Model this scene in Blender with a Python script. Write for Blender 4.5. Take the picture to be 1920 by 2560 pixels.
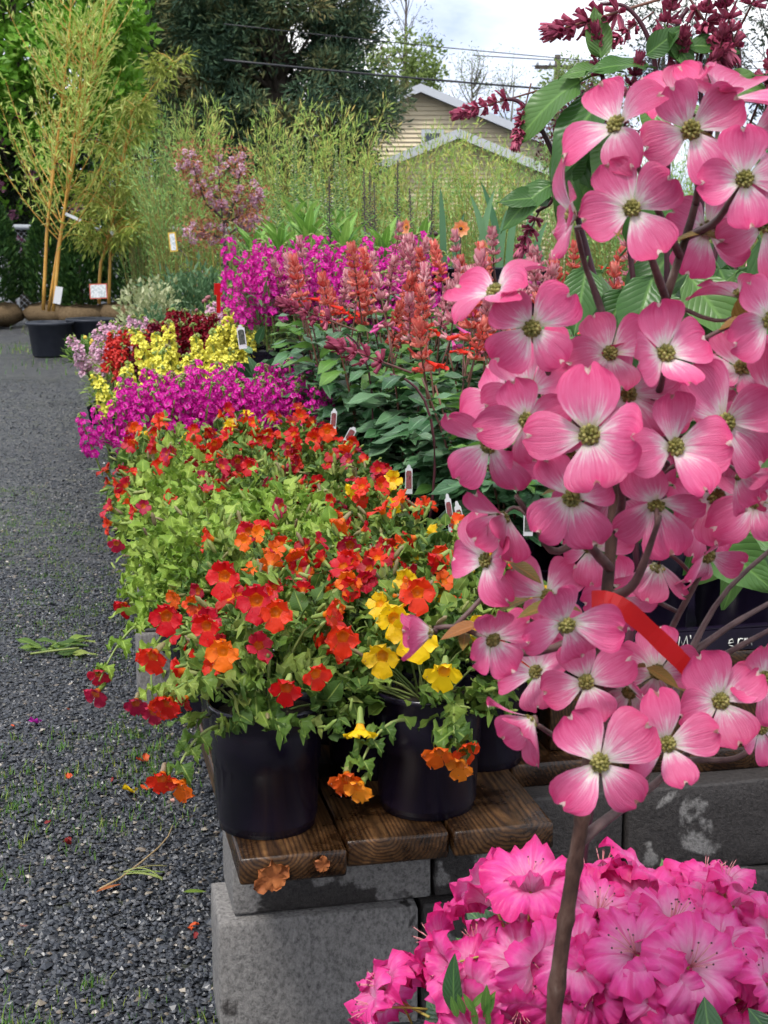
import bpy, bmesh, math, random
import numpy as np
from mathutils import Matrix, Vector
for o in list(bpy.data.objects): bpy.data.objects.remove(o)
R_ = math.radians
# ------------------------------------------------------------------ camera
CAM_H, PITCH, FPX = 1.54, R_(11.0), 3720.0        # metres, downward tilt, focal length in photo pixels (photo 1920 x 2560)
scene = bpy.context.scene
cam = bpy.data.cameras.new('camera'); camo = bpy.data.objects.new('camera', cam)
scene.collection.objects.link(camo); scene.camera = camo
camo.location = (0, 0, CAM_H); camo.rotation_euler = (math.pi/2 - PITCH, 0, 0)
cam.sensor_fit = 'VERTICAL'; cam.sensor_height = 36.0; cam.lens = FPX/2560*36.0
cam.clip_start = 0.05; cam.clip_end = 2000
cam.dof.use_dof = True; cam.dof.focus_distance = 2.3; cam.dof.aperture_fstop = 23.0
cy_ = scene.cycles; cy_.max_bounces = 4; cy_.diffuse_bounces = 2; cy_.use_adaptive_sampling = True; cy_.adaptive_threshold = 0.03; cy_.use_denoising = True; cy_.glossy_bounces = 2; cy_.transmission_bounces = 3; cy_.caustics_reflective = False; cy_.caustics_refractive = False
# ------------------------------------------------------------------ world, sun, exposure
SUN_EL, SUN_ROT = R_(60), R_(215)
w = bpy.data.worlds.new('World'); scene.world = w; w.use_nodes = True
wn, wl = w.node_tree.nodes, w.node_tree.links
wn.clear()
def _n(t, **k):
    n = wn.new(t)
    for a, b in k.items(): setattr(n, a, b)
    return n
sky = _n('ShaderNodeTexSky', sky_type='NISHITA'); sky.sun_disc = False
sky.sun_elevation = SUN_EL; sky.sun_rotation = SUN_ROT; sky.air_density = 1.0; sky.dust_density = 1.5
bg1 = _n('ShaderNodeBackground'); bg1.inputs[1].default_value = 0.10; wl.new(sky.outputs[0], bg1.inputs[0])
tc = _n('ShaderNodeTexCoord'); mp = _n('ShaderNodeMapping'); mp.inputs['Scale'].default_value = (1, 1, 2.1)
mp.inputs['Location'].default_value = (0.42, 0.0, 0.17)
wl.new(tc.outputs['Generated'], mp.inputs[0])
nz = _n('ShaderNodeTexNoise'); nz.inputs['Scale'].default_value = 5.2; nz.inputs['Detail'].default_value = 7; nz.inputs['Roughness'].default_value = 0.52
nz.inputs['Distortion'].default_value = 0.35
wl.new(mp.outputs[0], nz.inputs['Vector'])
cr = _n('ShaderNodeValToRGB'); e = cr.color_ramp.elements
e[0].position = 0.36; e[0].color = (0.42, 0.50, 0.68, 1); e[1].position = 0.58; e[1].color = (1.0, 1.0, 1.0, 1)
m_ = cr.color_ramp.elements.new(0.47); m_.color = (0.68, 0.74, 0.86, 1)
wl.new(nz.outputs[0], cr.inputs[0])
bg2 = _n('ShaderNodeBackground'); bg2.inputs[1].default_value = 0.74; wl.new(cr.outputs[0], bg2.inputs[0])
nz2 = _n('ShaderNodeTexNoise'); nz2.inputs['Scale'].default_value = 1.7; nz2.inputs['Detail'].default_value = 4
wl.new(mp.outputs[0], nz2.inputs['Vector'])
mr = _n('ShaderNodeMapRange'); mr.inputs[1].default_value = 0.30; mr.inputs[2].default_value = 0.42; mr.inputs[3].default_value = 0.78; mr.inputs[4].default_value = 1.0
wl.new(nz2.outputs[0], mr.inputs[0])
mx = _n('ShaderNodeMixShader'); wl.new(mr.outputs[0], mx.inputs[0]); wl.new(bg1.outputs[0], mx.inputs[1]); wl.new(bg2.outputs[0], mx.inputs[2])
wo = _n('ShaderNodeOutputWorld'); wl.new(mx.outputs[0], wo.inputs[0])
sun = bpy.data.lights.new('sun', 'SUN'); sun.energy = 1.5; sun.angle = R_(12); sun.color = (1.0, 0.96, 0.9)
suno = bpy.data.objects.new('sun', sun); scene.collection.objects.link(suno)
# from behind and to the left of the camera
sd = Vector((-0.45*math.cos(SUN_EL), -0.89*math.cos(SUN_EL), math.sin(SUN_EL))).normalized()
suno.rotation_euler = sd.to_track_quat('Z', 'Y').to_euler()
vs = scene.view_settings; vs.view_transform = 'Standard'; vs.look = 'None'; vs.gamma = 1.0; vs.use_curve_mapping = False
vs.exposure = 1.2
# ------------------------------------------------------------------ pixel rays and bench frame
_c, _s = math.cos(PITCH), math.sin(PITCH)
def ray(px, py):
    a, b = (px-960)/FPX, -(py-1280)/FPX
    return np.array([a, _c + b*_s, -_s + b*_c])
def P(px, py, Y):
    r = ray(px, py); return np.array([0, 0, CAM_H]) + r*(Y/r[1])
def PZ(px, py, z):
    r = ray(px, py); return np.array([0, 0, CAM_H]) + r*((z-CAM_H)/r[2])
BENCH_Z = 0.47
O_ = PZ(592, 2148, BENCH_Z); YAW = math.atan((130-960)/3790.0)
u_ = np.array([math.sin(YAW), math.cos(YAW), 0]); v_ = np.array([math.cos(YAW), -math.sin(YAW), 0])
def B(s, t, z=0.0):                      # along the bench, across it (from its left edge), above its top
    p = O_ + u_*s + v_*t; return np.array([p[0], p[1], BENCH_Z + z])
def toB(p): d = np.asarray(p) - O_; return float(d@u_), float(d@v_)
# ------------------------------------------------------------------ geometry templates
class T:
    __slots__ = ('V', 'L', 'N', 'UV', 'M')
    def __init__(s, V, L, N, UV=None, M=None):
        s.V = np.asarray(V, float).reshape(-1, 3); s.L = np.asarray(L, np.int64); s.N = np.asarray(N, np.int64)
        s.UV = np.zeros((len(s.V), 2)) if UV is None else np.asarray(UV, float)
        s.M = np.zeros(len(s.N), np.int64) if M is None else np.asarray(M, np.int64)
def faces(V, F, UV=None, m=0):
    return T(V, [i for f in F for i in f], [len(f) for f in F], UV, [m]*len(F))
def mat_of(t, m): return T(t.V, t.L, t.N, t.UV, np.full(len(t.N), m))
def join(ts):
    ts = [t for t in ts if t is not None and len(t.V)]
    off, L = 0, []
    for t in ts: L.append(t.L + off); off += len(t.V)
    return T(np.concatenate([t.V for t in ts]), np.concatenate(L), np.concatenate([t.N for t in ts]),
             np.concatenate([t.UV for t in ts]), np.concatenate([t.M for t in ts]))
def xf(t, M):
    M = np.asarray(M); return T(t.V@M[:3, :3].T + M[:3, 3], t.L, t.N, t.UV, t.M)
def scatter(t, A, C):                    # A (k,3,3), C (k,3)
    k, n = len(A), len(t.V)
    if k == 0: return None
    V = np.einsum('kij,nj->kni', A, t.V) + C[:, None, :]
    L = (t.L[None, :] + (np.arange(k)*n)[:, None]).ravel()
    return T(V.reshape(-1, 3), L, np.tile(t.N, k), np.tile(t.UV, (k, 1)), np.tile(t.M, k))
def scat(ts, A, C, rng):                 # several variants
    idx = rng.randint(len(ts), size=len(A))
    return join([scatter(t, A[idx == i], C[idx == i]) for i, t in enumerate(ts)])
def grid(f, nu, nv, m=0):
    U, W = np.meshgrid(np.linspace(-1, 1, nu+1), np.linspace(0, 1, nv+1))
    V = np.stack(f(U, W), -1).reshape(-1, 3)
    i = np.arange(nv)[:, None]*(nu+1) + np.arange(nu)[None, :]
    F = np.stack([i, i+1, i+nu+2, i+nu+1], -1).reshape(-1, 4)
    return T(V, F.ravel(), np.full(len(F), 4), np.stack([U*.5+.5, W], -1).reshape(-1, 2), np.full(len(F), m))
def tube(pts, rad, seg=6, m=0, cap=True):
    pts = np.asarray(pts, float); n = len(pts); rad = np.broadcast_to(rad, (n,)) if np.ndim(rad) else np.full(n, rad)
    d = np.gradient(pts, axis=0); d /= np.linalg.norm(d, axis=1)[:, None] + 1e-12
    ref = np.array([0, 0, 1.]) if abs(d[:, 2]).mean() < .9 else np.array([1., 0, 0])
    a = np.cross(d, ref); a /= np.linalg.norm(a, axis=1)[:, None] + 1e-12; b = np.cross(d, a)
    th = np.arange(seg)*2*math.pi/seg
    V = pts[:, None, :] + rad[:, None, None]*(np.cos(th)[None, :, None]*a[:, None, :] + np.sin(th)[None, :, None]*b[:, None, :])
    i = np.arange(n-1)[:, None]*seg; j = np.arange(seg)[None, :]; j2 = (j+1) % seg
    F = np.stack([i+j, i+j2, i+seg+j2, i+seg+j], -1).reshape(-1, 4)
    UV = np.stack(np.broadcast_arrays((np.arange(seg)/seg)[None, :], np.linspace(0, 1, n)[:, None]), -1).reshape(-1, 2)
    L, N = list(F.ravel()), [4]*len(F)
    if cap:
        L += list(range(seg))[::-1] + list((n-1)*seg + np.arange(seg)); N += [seg, seg]
    return T(V.reshape(-1, 3), L, N, UV, [m]*len(N))
def lathe(prof, seg=24, m=0):            # profile list of (r, z)
    prof = np.asarray(prof, float); n = len(prof); th = np.arange(seg)*2*math.pi/seg
    V = np.stack([prof[:, 0][:, None]*np.cos(th), prof[:, 0][:, None]*np.sin(th), np.broadcast_to(prof[:, 1][:, None], (n, seg))], -1)
    i = np.arange(n-1)[:, None]*seg; j = np.arange(seg)[None, :]; j2 = (j+1) % seg
    F = np.stack([i+j, i+j2, i+seg+j2, i+seg+j], -1).reshape(-1, 4)
    UV = np.stack(np.broadcast_arrays((np.arange(seg)/seg)[None, :], np.linspace(0, 1, n)[:, None]), -1).reshape(-1, 2)
    return T(V.reshape(-1, 3), F.ravel(), [4]*len(F), UV, [m]*len(F))
def box(x0, x1, y0, y1, z0, z1, m=0):
    V = [(x, y, z) for z in (z0, z1) for y in (y0, y1) for x in (x0, x1)]
    return faces(V, [(0, 2, 3, 1), (4, 5, 7, 6), (0, 1, 5, 4), (2, 6, 7, 3), (0, 4, 6, 2), (1, 3, 7, 5)], None, m)
def ball(r=1., a=6, b=4, m=0):
    ph = np.linspace(0, math.pi, b+1); return lathe([(max(r*math.sin(p), r*.02), -r*math.cos(p)) for p in ph], a, m)
def bevbox(sx, sy, sz, bev, seed=0, jit=0., segs=2, cuts=0):
    bm = bmesh.new(); bmesh.ops.create_cube(bm, size=1)
    for v in bm.verts: v.co = Vector((v.co.x*sx, v.co.y*sy, v.co.z*sz))
    bmesh.ops.bevel(bm, geom=bm.edges[:], offset=bev, segments=segs, affect='EDGES', profile=.5)
    if cuts: bmesh.ops.subdivide_edges(bm, edges=[e for e in bm.edges if e.calc_length() > .06], cuts=cuts, use_grid_fill=True)
    rng = random.Random(seed)
    for v in bm.verts:
        if jit: v.co += Vector((rng.uniform(-1, 1), rng.uniform(-1, 1), rng.uniform(-1, 1)))*jit
    bm.verts.index_update(); V = [tuple(v.co) for v in bm.verts]; F = [[v.index for v in f.verts] for f in bm.faces]; bm.free()
    return faces(V, F)
def unit(a): a = np.asarray(a, float); return a/(np.linalg.norm(a, axis=-1, keepdims=True)+1e-12)
def frames(y, z):                        # columns x, y, z: local y along y, local z as near z as can be
    y = unit(y); x = unit(np.cross(y, z)); z2 = np.cross(x, y); return np.stack([x, y, z2], -1)
def frame_z(z, roll=0.):                 # local z along z, rolled
    z = unit(z); ref = np.array([0, 0, 1.]) if abs(z[2]) < .95 else np.array([0, 1., 0])
    x = unit(np.cross(ref, z)); y = np.cross(z, x); c, s = math.cos(roll), math.sin(roll)
    return np.stack([x*c+y*s, -x*s+y*c, z], -1)
def M4(A, C, sc=1.):
    M = np.eye(4); M[:3, :3] = np.asarray(A)*sc; M[:3, 3] = C; return M
def rotz(a): c, s = math.cos(a), math.sin(a); return np.array([[c, -s, 0], [s, c, 0], [0, 0, 1.]])
def rotx(a): c, s = math.cos(a), math.sin(a); return np.array([[1., 0, 0], [0, c, -s], [0, s, c]])
def bez(p0, p1, p2, n=7):
    t = np.linspace(0, 1, n)[:, None]; p0, p1, p2 = map(np.asarray, (p0, p1, p2)); return (1-t)**2*p0 + 2*t*(1-t)*p1 + t*t*p2
def rdir(rng, k): return unit(rng.normal(size=(k, 3)))
# ------------------------------------------------------------------ objects
COL = scene.collection
def mesh(name, t, mats, smooth=True):
    me = bpy.data.meshes.new(name); nL, nF = len(t.L), len(t.N)
    me.vertices.add(len(t.V)); me.vertices.foreach_set('co', t.V.ravel())
    me.loops.add(nL); me.loops.foreach_set('vertex_index', t.L)
    me.polygons.add(nF); st = np.zeros(nF, np.int64); st[1:] = np.cumsum(t.N)[:-1]
    me.polygons.foreach_set('loop_start', st); me.polygons.foreach_set('loop_total', t.N)
    me.polygons.foreach_set('material_index', t.M)
    me.polygons.foreach_set('use_smooth', np.full(nF, bool(smooth)))
    uvl = me.uv_layers.new(name='UVMap'); uvl.data.foreach_set('uv', t.UV[t.L].ravel())
    for m in (mats if isinstance(mats, (list, tuple)) else [mats]): me.materials.append(m)
    me.update(calc_edges=True); return me
def ob(name, me, parent=None, M=None, color=None, kind=None, label=None):
    o = bpy.data.objects.new(name, me); COL.objects.link(o)
    if parent is not None: o.parent = parent
    if M is not None: o.matrix_basis = Matrix(np.asarray(M).tolist())
    if color is not None: o.color = (*color, 1)
    if kind: o['kind'] = kind
    if label: o['label'] = label
    return o
def tag(o, label, cat=None, group=None, kind=None):
    o['label'] = label
    if cat: o['category'] = cat
    if group: o['group'] = group
    if kind: o['kind'] = kind
    return o
def thing(name, label, cat, loc=(0, 0, 0), rz=0., group=None, sc=1.):
    o = ob(name, None, None, M4(rotz(rz), loc, sc)); return tag(o, label, cat, group)
def local(root_M, p):                    # world point -> a root's local frame
    return (np.linalg.inv(root_M)@np.append(p, 1))[:3]
ORD = ['first', 'second', 'third', 'fourth', 'fifth', 'sixth', 'seventh', 'eighth', 'ninth', 'tenth', 'eleventh', 'twelfth', 'thirteenth', 'fourteenth']
# ------------------------------------------------------------------ materials
def newmat(name):
    m = bpy.data.materials.new(name); m.use_nodes = True; nt = m.node_tree; nt.nodes.clear(); return m, nt.nodes, nt.links
def N(ns, t, ins=None, **k):
    n = ns.new(t)
    for a, b in k.items(): setattr(n, a, b)
    for a, b in (ins or {}).items(): n.inputs[a].default_value = b
    return n
def ramp(ns, stops):
    r = ns.new('ShaderNodeValToRGB'); el = r.color_ramp.elements
    while len(el) < len(stops): el.new(.5)
    for e, (p, c) in zip(el, stops): e.position = p; e.color = (*c, 1)
    return r
def mixc(ns, ls, fac, a, b, mode='MIX'):
    n = ns.new('ShaderNodeMix'); n.data_type = 'RGBA'; n.blend_type = mode
    for i, x in ((0, fac), (6, a), (7, b)):
        if hasattr(x, 'is_linked') or hasattr(x, 'links'): ls.new(x, n.inputs[i])
        else: n.inputs[i].default_value = x if i == 0 else (*x, 1)
    return n.outputs[2]
def mth(ns, ls, op, a, b=0.):
    n = ns.new('ShaderNodeMath'); n.operation = op
    for i, x in enumerate((a, b)):
        if hasattr(x, 'links'): ls.new(x, n.inputs[i])
        else: n.inputs[i].default_value = x
    return n.outputs[0]
def rnd(ns, ls):                         # one value for each leaf: by island and by object
    g = ns.new('ShaderNodeNewGeometry'); o = ns.new('ShaderNodeObjectInfo')
    return mth(ns, ls, 'FRACT', mth(ns, ls, 'ADD', g.outputs['Random Per Island'], o.outputs['Random']))
def finish(m, ns, ls, col, rough=.5, trans=0., bump=None, spec=.5, bstr=.3, bdist=.002, tcol=None, coat=0.):
    p = ns.new('ShaderNodeBsdfPrincipled'); out = ns.new('ShaderNodeOutputMaterial')
    if hasattr(col, 'links'): ls.new(col, p.inputs['Base Color'])
    else: p.inputs['Base Color'].default_value = (*col, 1)
    if hasattr(rough, 'links'): ls.new(rough, p.inputs['Roughness'])
    else: p.inputs['Roughness'].default_value = rough
    p.inputs['Specular IOR Level'].default_value = spec
    if coat: p.inputs['Coat Weight'].default_value = coat; p.inputs['Coat Roughness'].default_value = .2
    if bump is not None:
        b = ns.new('ShaderNodeBump'); b.inputs['Strength'].default_value = bstr; b.inputs['Distance'].default_value = bdist
        ls.new(bump, b.inputs['Height']); ls.new(b.outputs[0], p.inputs['Normal'])
    if trans:
        t = ns.new('ShaderNodeBsdfTranslucent'); c2 = tcol if tcol is not None else col
        if hasattr(c2, 'links'): ls.new(c2, t.inputs[0])
        else: t.inputs[0].default_value = (*c2, 1)
        x = ns.new('ShaderNodeMixShader'); x.inputs[0].default_value = trans
        ls.new(p.outputs[0], x.inputs[1]); ls.new(t.outputs[0], x.inputs[2]); ls.new(x.outputs[0], out.inputs[0])
    else: ls.new(p.outputs[0], out.inputs[0])
    return m
def leafmat(name, stops, rough=.42, trans=.3, vein=None, spec=.4):
    m, ns, ls = newmat(name); r = rnd(ns, ls); rp = ramp(ns, stops); ls.new(r, rp.inputs[0]); col = rp.outputs[0]
    bump = None
    if vein:
        uv = ns.new('ShaderNodeUVMap'); sp = ns.new('ShaderNodeSeparateXYZ'); ls.new(uv.outputs[0], sp.inputs[0])
        au = mth(ns, ls, 'ABSOLUTE', mth(ns, ls, 'SUBTRACT', sp.outputs[0], .5))
        side = mth(ns, ls, 'SINE', mth(ns, ls, 'MULTIPLY', mth(ns, ls, 'SUBTRACT', sp.outputs[1], mth(ns, ls, 'MULTIPLY', au, .55)), vein))
        side = mth(ns, ls, 'POWER', mth(ns, ls, 'ABSOLUTE', side), .55)
        mid = mth(ns, ls, 'MINIMUM', mth(ns, ls, 'MULTIPLY', au, 16.), 1.)
        bump = mth(ns, ls, 'MULTIPLY', side, mid)
        col = mixc(ns, ls, mth(ns, ls, 'MULTIPLY', mth(ns, ls, 'SUBTRACT', 1., mid), .45), col, tuple(min(1, c*1.9) for c in stops[-1][1]))
    return finish(m, ns, ls, col, rough, trans, bump, spec, .33, .0022)
def petalmat(name, rough=.45, trans=.35):
    # corolla: the object's own colour at the lobes, its throat warmer
    m, ns, ls = newmat(name); oi = ns.new('ShaderNodeObjectInfo'); uv = ns.new('ShaderNodeUVMap')
    sp = ns.new('ShaderNodeSeparateXYZ'); ls.new(uv.outputs[0], sp.inputs[0])
    nzz = N(ns, 'ShaderNodeTexNoise', {'Scale': 9., 'Detail': 3.}); ls.new(uv.outputs[0], nzz.inputs['Vector'])
    f = mth(ns, ls, 'ADD', sp.outputs[1], mth(ns, ls, 'MULTIPLY', mth(ns, ls, 'SUBTRACT', nzz.outputs[0], .5), .35))
    rp = ramp(ns, [(.30, (1, 1, 1)), (.47, (0, 0, 0))]); ls.new(f, rp.inputs[0])
    warm = mixc(ns, ls, .65, oi.outputs['Color'], (.85, .30, .01))
    c = mixc(ns, ls, rp.outputs[0], oi.outputs['Color'], warm)
    hs = N(ns, 'ShaderNodeHueSaturation'); ls.new(c, hs.inputs['Color'])
    ls.new(mth(ns, ls, 'ADD', .492, mth(ns, ls, 'MULTIPLY', oi.outputs['Random'], .016)), hs.inputs['Hue'])
    ls.new(mth(ns, ls, 'ADD', .78, mth(ns, ls, 'MULTIPLY', oi.outputs['Random'], .4)), hs.inputs['Value'])
    return finish(m, ns, ls, hs.outputs[0], rough, trans, nzz.outputs[0], .4, .35, .003)
def islandmat(name, stops, rough=.5, trans=.3, spec=.35):
    m, ns, ls = newmat(name); rp = ramp(ns, stops); ls.new(rnd(ns, ls), rp.inputs[0]); return finish(m, ns, ls, rp.outputs[0], rough, trans, None, spec)
def noisemat(name, stops, scale=8., detail=6, rough=.8, bstr=.4, bdist=.004, spec=.3, coords='Object', bscale=None, vecscale=(1, 1, 1)):
    m, ns, ls = newmat(name); t = ns.new('ShaderNodeTexCoord'); mp = N(ns, 'ShaderNodeMapping', {'Scale': vecscale}); ls.new(t.outputs[coords], mp.inputs[0])
    z = N(ns, 'ShaderNodeTexNoise', {'Scale': scale, 'Detail': detail, 'Roughness': .6}); ls.new(mp.outputs[0], z.inputs['Vector'])
    rp = ramp(ns, stops); ls.new(z.outputs[0], rp.inputs[0]); bz = z
    if bscale: bz = N(ns, 'ShaderNodeTexNoise', {'Scale': bscale, 'Detail': 5.}); ls.new(mp.outputs[0], bz.inputs['Vector'])
    return finish(m, ns, ls, rp.outputs[0], rough, 0., bz.outputs[0], spec, bstr, bdist)
def plain(name, c, rough=.5, spec=.5, trans=0., coat=0.):
    m, ns, ls = newmat(name); return finish(m, ns, ls, c, rough, trans, None, spec, coat=coat)
G = {}
G['drop'] = plain('water_drop', (.30, .12, .10), .03, 1., 0., 1.)
G['mim_leaf'] = leafmat('monkey_flower_leaf', [(0, (.052, .110, .022)), (.45, (.10, .185, .030)), (.8, (.185, .275, .045)), (1, (.27, .33, .08))], .44, .3, 34., .25)
G['mim_bright'] = leafmat('fresh_leaf', [(0, (.125, .235, .028)), (.5, (.215, .34, .042)), (1, (.33, .44, .085))], .44, .32, 34., .25)
G['calyx'] = islandmat('calyx_green', [(0, (.22, .33, .07)), (.7, (.33, .42, .11)), (1, (.30, .20, .14))], .45, .3)
G['corolla'] = petalmat('corolla')
G['stem_green'] = islandmat('stem_green', [(0, (.16, .25, .06)), (1, (.28, .33, .10))], .5, .1)
G['salvia_leaf'] = leafmat('sage_leaf', [(0, (.030, .090, .035)), (.5, (.055, .145, .055)), (.85, (.10, .21, .095)), (1, (.16, .27, .15))], .34, .2, 40.)
G['salvia_young'] = leafmat('sage_young_leaf', [(0, (.075, .19, .035)), (1, (.15, .30, .06))], .36, .3, 40.)
G['salvia_stem'] = islandmat('sage_stem', [(0, (.09, .035, .03)), (1, (.16, .07, .045))], .45, 0.)
G['dark_stem'] = islandmat('dark_stem', [(0, (.05, .012, .022)), (1, (.09, .025, .035))], .4, 0.)
G['pot'] = noisemat('black_pot_plastic', [(.3, (.0055, .0038, .010)), (.6, (.010, .0065, .017)), (.8, (.018, .013, .022))], 9., 6, .22, .15, .001, .5)
G['pot_blue'] = noisemat('dark_pot_plastic', [(.3, (.020, .024, .036)), (.7, (.034, .038, .052))], 10., 4, .45, .2, .002, .4)
G['soil'] = noisemat('potting_soil', [(.35, (.012, .009, .007)), (.6, (.035, .026, .018)), (.78, (.16, .13, .09))], 160., 3, .9, 1., .006)
# ================================================================== templates of leaves and flowers
def leaf_t(L, W, nv=7, nu=4, serr=0., fold=.25, droop=.25, prof=.8, wav=0., m=0, teeth=7, stalk=0.):
    def f(U, V):
        base = np.sin(math.pi*np.clip(V, 0, 1)**prof)**.85
        w = W*.5*base*(1 + serr*np.where(np.abs(U) > .9, np.abs(((V*teeth*2) % 2)-1)-.5, 0))
        x = U*w; y = V*L + stalk
        z = fold*np.abs(x)*(1-.5*V) - droop*L*V**2*.6 + wav*W*np.sin(V*9+U*2)*np.abs(U)*.3
        return x, y, z
    g = grid(f, nu, nv, m)
    if stalk: g = join([g, tube([(0, 0, 0), (0, stalk+.01*L, 0)], .0016, 4, m, False)])
    return g
rs = np.random.RandomState
def lobe_t(L, W, cup=.15, curl=0., ruf=0., nu=4, nv=4, ph=0., v0=0., v1=1., base=.35, m=0):
    # a petal lobe from narrow base to rounded end, along +y, facing +z
    def f(U, V):
        w = W*.5*np.interp(V, [0, .25, .55, .8, .94, 1], [base, .72, 1., .95, .66, .3])
        x = U*w; y = L*(V - .10*V**3*U**2)
        z = cup*W*U**2*.5*V + curl*L*V**2 + ruf*L*V**2*np.sin(U*4.2+ph+V*3)
        return x, y, z
    g = grid(f, nu, nv, m); g.UV[:, 1] = v0 + (v1-v0)*g.UV[:, 1]; return g
def monkey_flower(seed):
    r = rs(seed); Rr = .027; ts = []
    # funnel, facing +z
    ts.append(xf(lathe([(.0035, -.030), (.005, -.020), (.0075, -.010), (.0115, -.002)], 10), np.eye(4)))
    ts[-1].UV[:, 1] *= .42
    ts.append(xf(lathe([(.0005, -.013), (.005, -.012), (.009, -.006)], 10), np.eye(4))); ts[-1].UV[:, 1] *= .25
    for a, L, W, el in ((58, .021, .029, 58), (122, .021, .029, 58), (196, .023, .028, 26), (270, .030, .033, 8), (344, .023, .028, 26)):
        l = lobe_t(L*r.uniform(.9, 1.12), W*r.uniform(.88, 1.1), .25, -.22, .20, 4, 4, r.uniform(0, 6), .42, 1., .5)
        A = rotz(R_(a-90+r.uniform(-6, 6)))@rotx(R_(el)); c = A@np.array([0, .0, 0]) + rotz(R_(a-90))@np.array([0, .0095, -.002])
        ts.append(xf(l, M4(A, c)))
    dr = []
    V0 = join(ts).V
    for k_ in r.choice(np.where(V0[:, 2] > -.004)[0], 4, False): dr.append(xf(ball(r.uniform(.0006, .0012), 5, 4), M4(np.eye(3), V0[k_]+np.array([0, 0, .0006]))))
    cal = lathe([(.001, -.046), (.0045, -.042), (.0058, -.032), (.0062, -.022), (.0085, -.014)], 5, 1)
    return join([mat_of(join(ts), 0), cal, mat_of(join(dr), 2)])
def bud_t():
    return join([lathe([(.0008, 0), (.0034, .004), (.0046, .012), (.0036, .020), (.0044, .024), (.0006, .031)], 4, 0)])
MIM_FL = [mesh('monkey_flower', monkey_flower(i), [G['corolla'], G['calyx'], G['drop']]) for i in range(5)]
MIM_LEAF_T = [leaf_t(.05, .036, 7, 4, .22, .30, d, .72, .5) for d in (.15, .3, .5)]
MIM_LEAF_H = [leaf_t(.05, .039, 14, 6, .42, .26, d, .66, w_) for d, w_ in ((.15, 1.2), (.35, 1.6), (.6, 1.2))]
SM_LEAF_T = [leaf_t(.03, .017, 5, 2, .0, .35, d, .75, .3) for d in (.1, .35)]
MIM_LEAF = [mesh('leaf', t, G['mim_leaf']) for t in MIM_LEAF_H]
MIM_LEAFB = [mesh('leaf', t, G['mim_bright']) for t in MIM_LEAF_H]
BUD_T = bud_t()
RED, DRED, OR_RED, ORANGE, YEL, ROSE, AMBER = (.62, .006, .008), (.36, .003, .010), (.74, .035, .008), (.80, .13, .008), (.86, .56, .008), (.45, .012, .055), (.82, .24, .015)
def pot_t(r, h, rim=.006, taper=.84, seg=28):
    rb = r*taper
    return lathe([(.001, .004), (rb*.9, .004), (rb*.92, 0), (rb, .0), (rb, .010), (rb+.0025, .013), (rb+.004, .018), (r-rim*1.3, h*.52), (r-rim*1.0, h*.525), (r-rim*.6, h*.80), (r-rim*.6, h*.86), (r-rim*.2, h*.87), (r-rim*.2, h-.012),
                  (r, h-.011), (r+.001, h-.004), (r-.001, h), (r-.004, h), (r-.006, h-.01), (r-.012, h*.9), (r-.014, h*.85)], seg)
POT = mesh('pot', pot_t(.104, .232), G['pot'])
SOIL = mesh('soil', lathe([(.001, .216), (.05, .214), (.09, .208)], 20), G['soil'])
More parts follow.
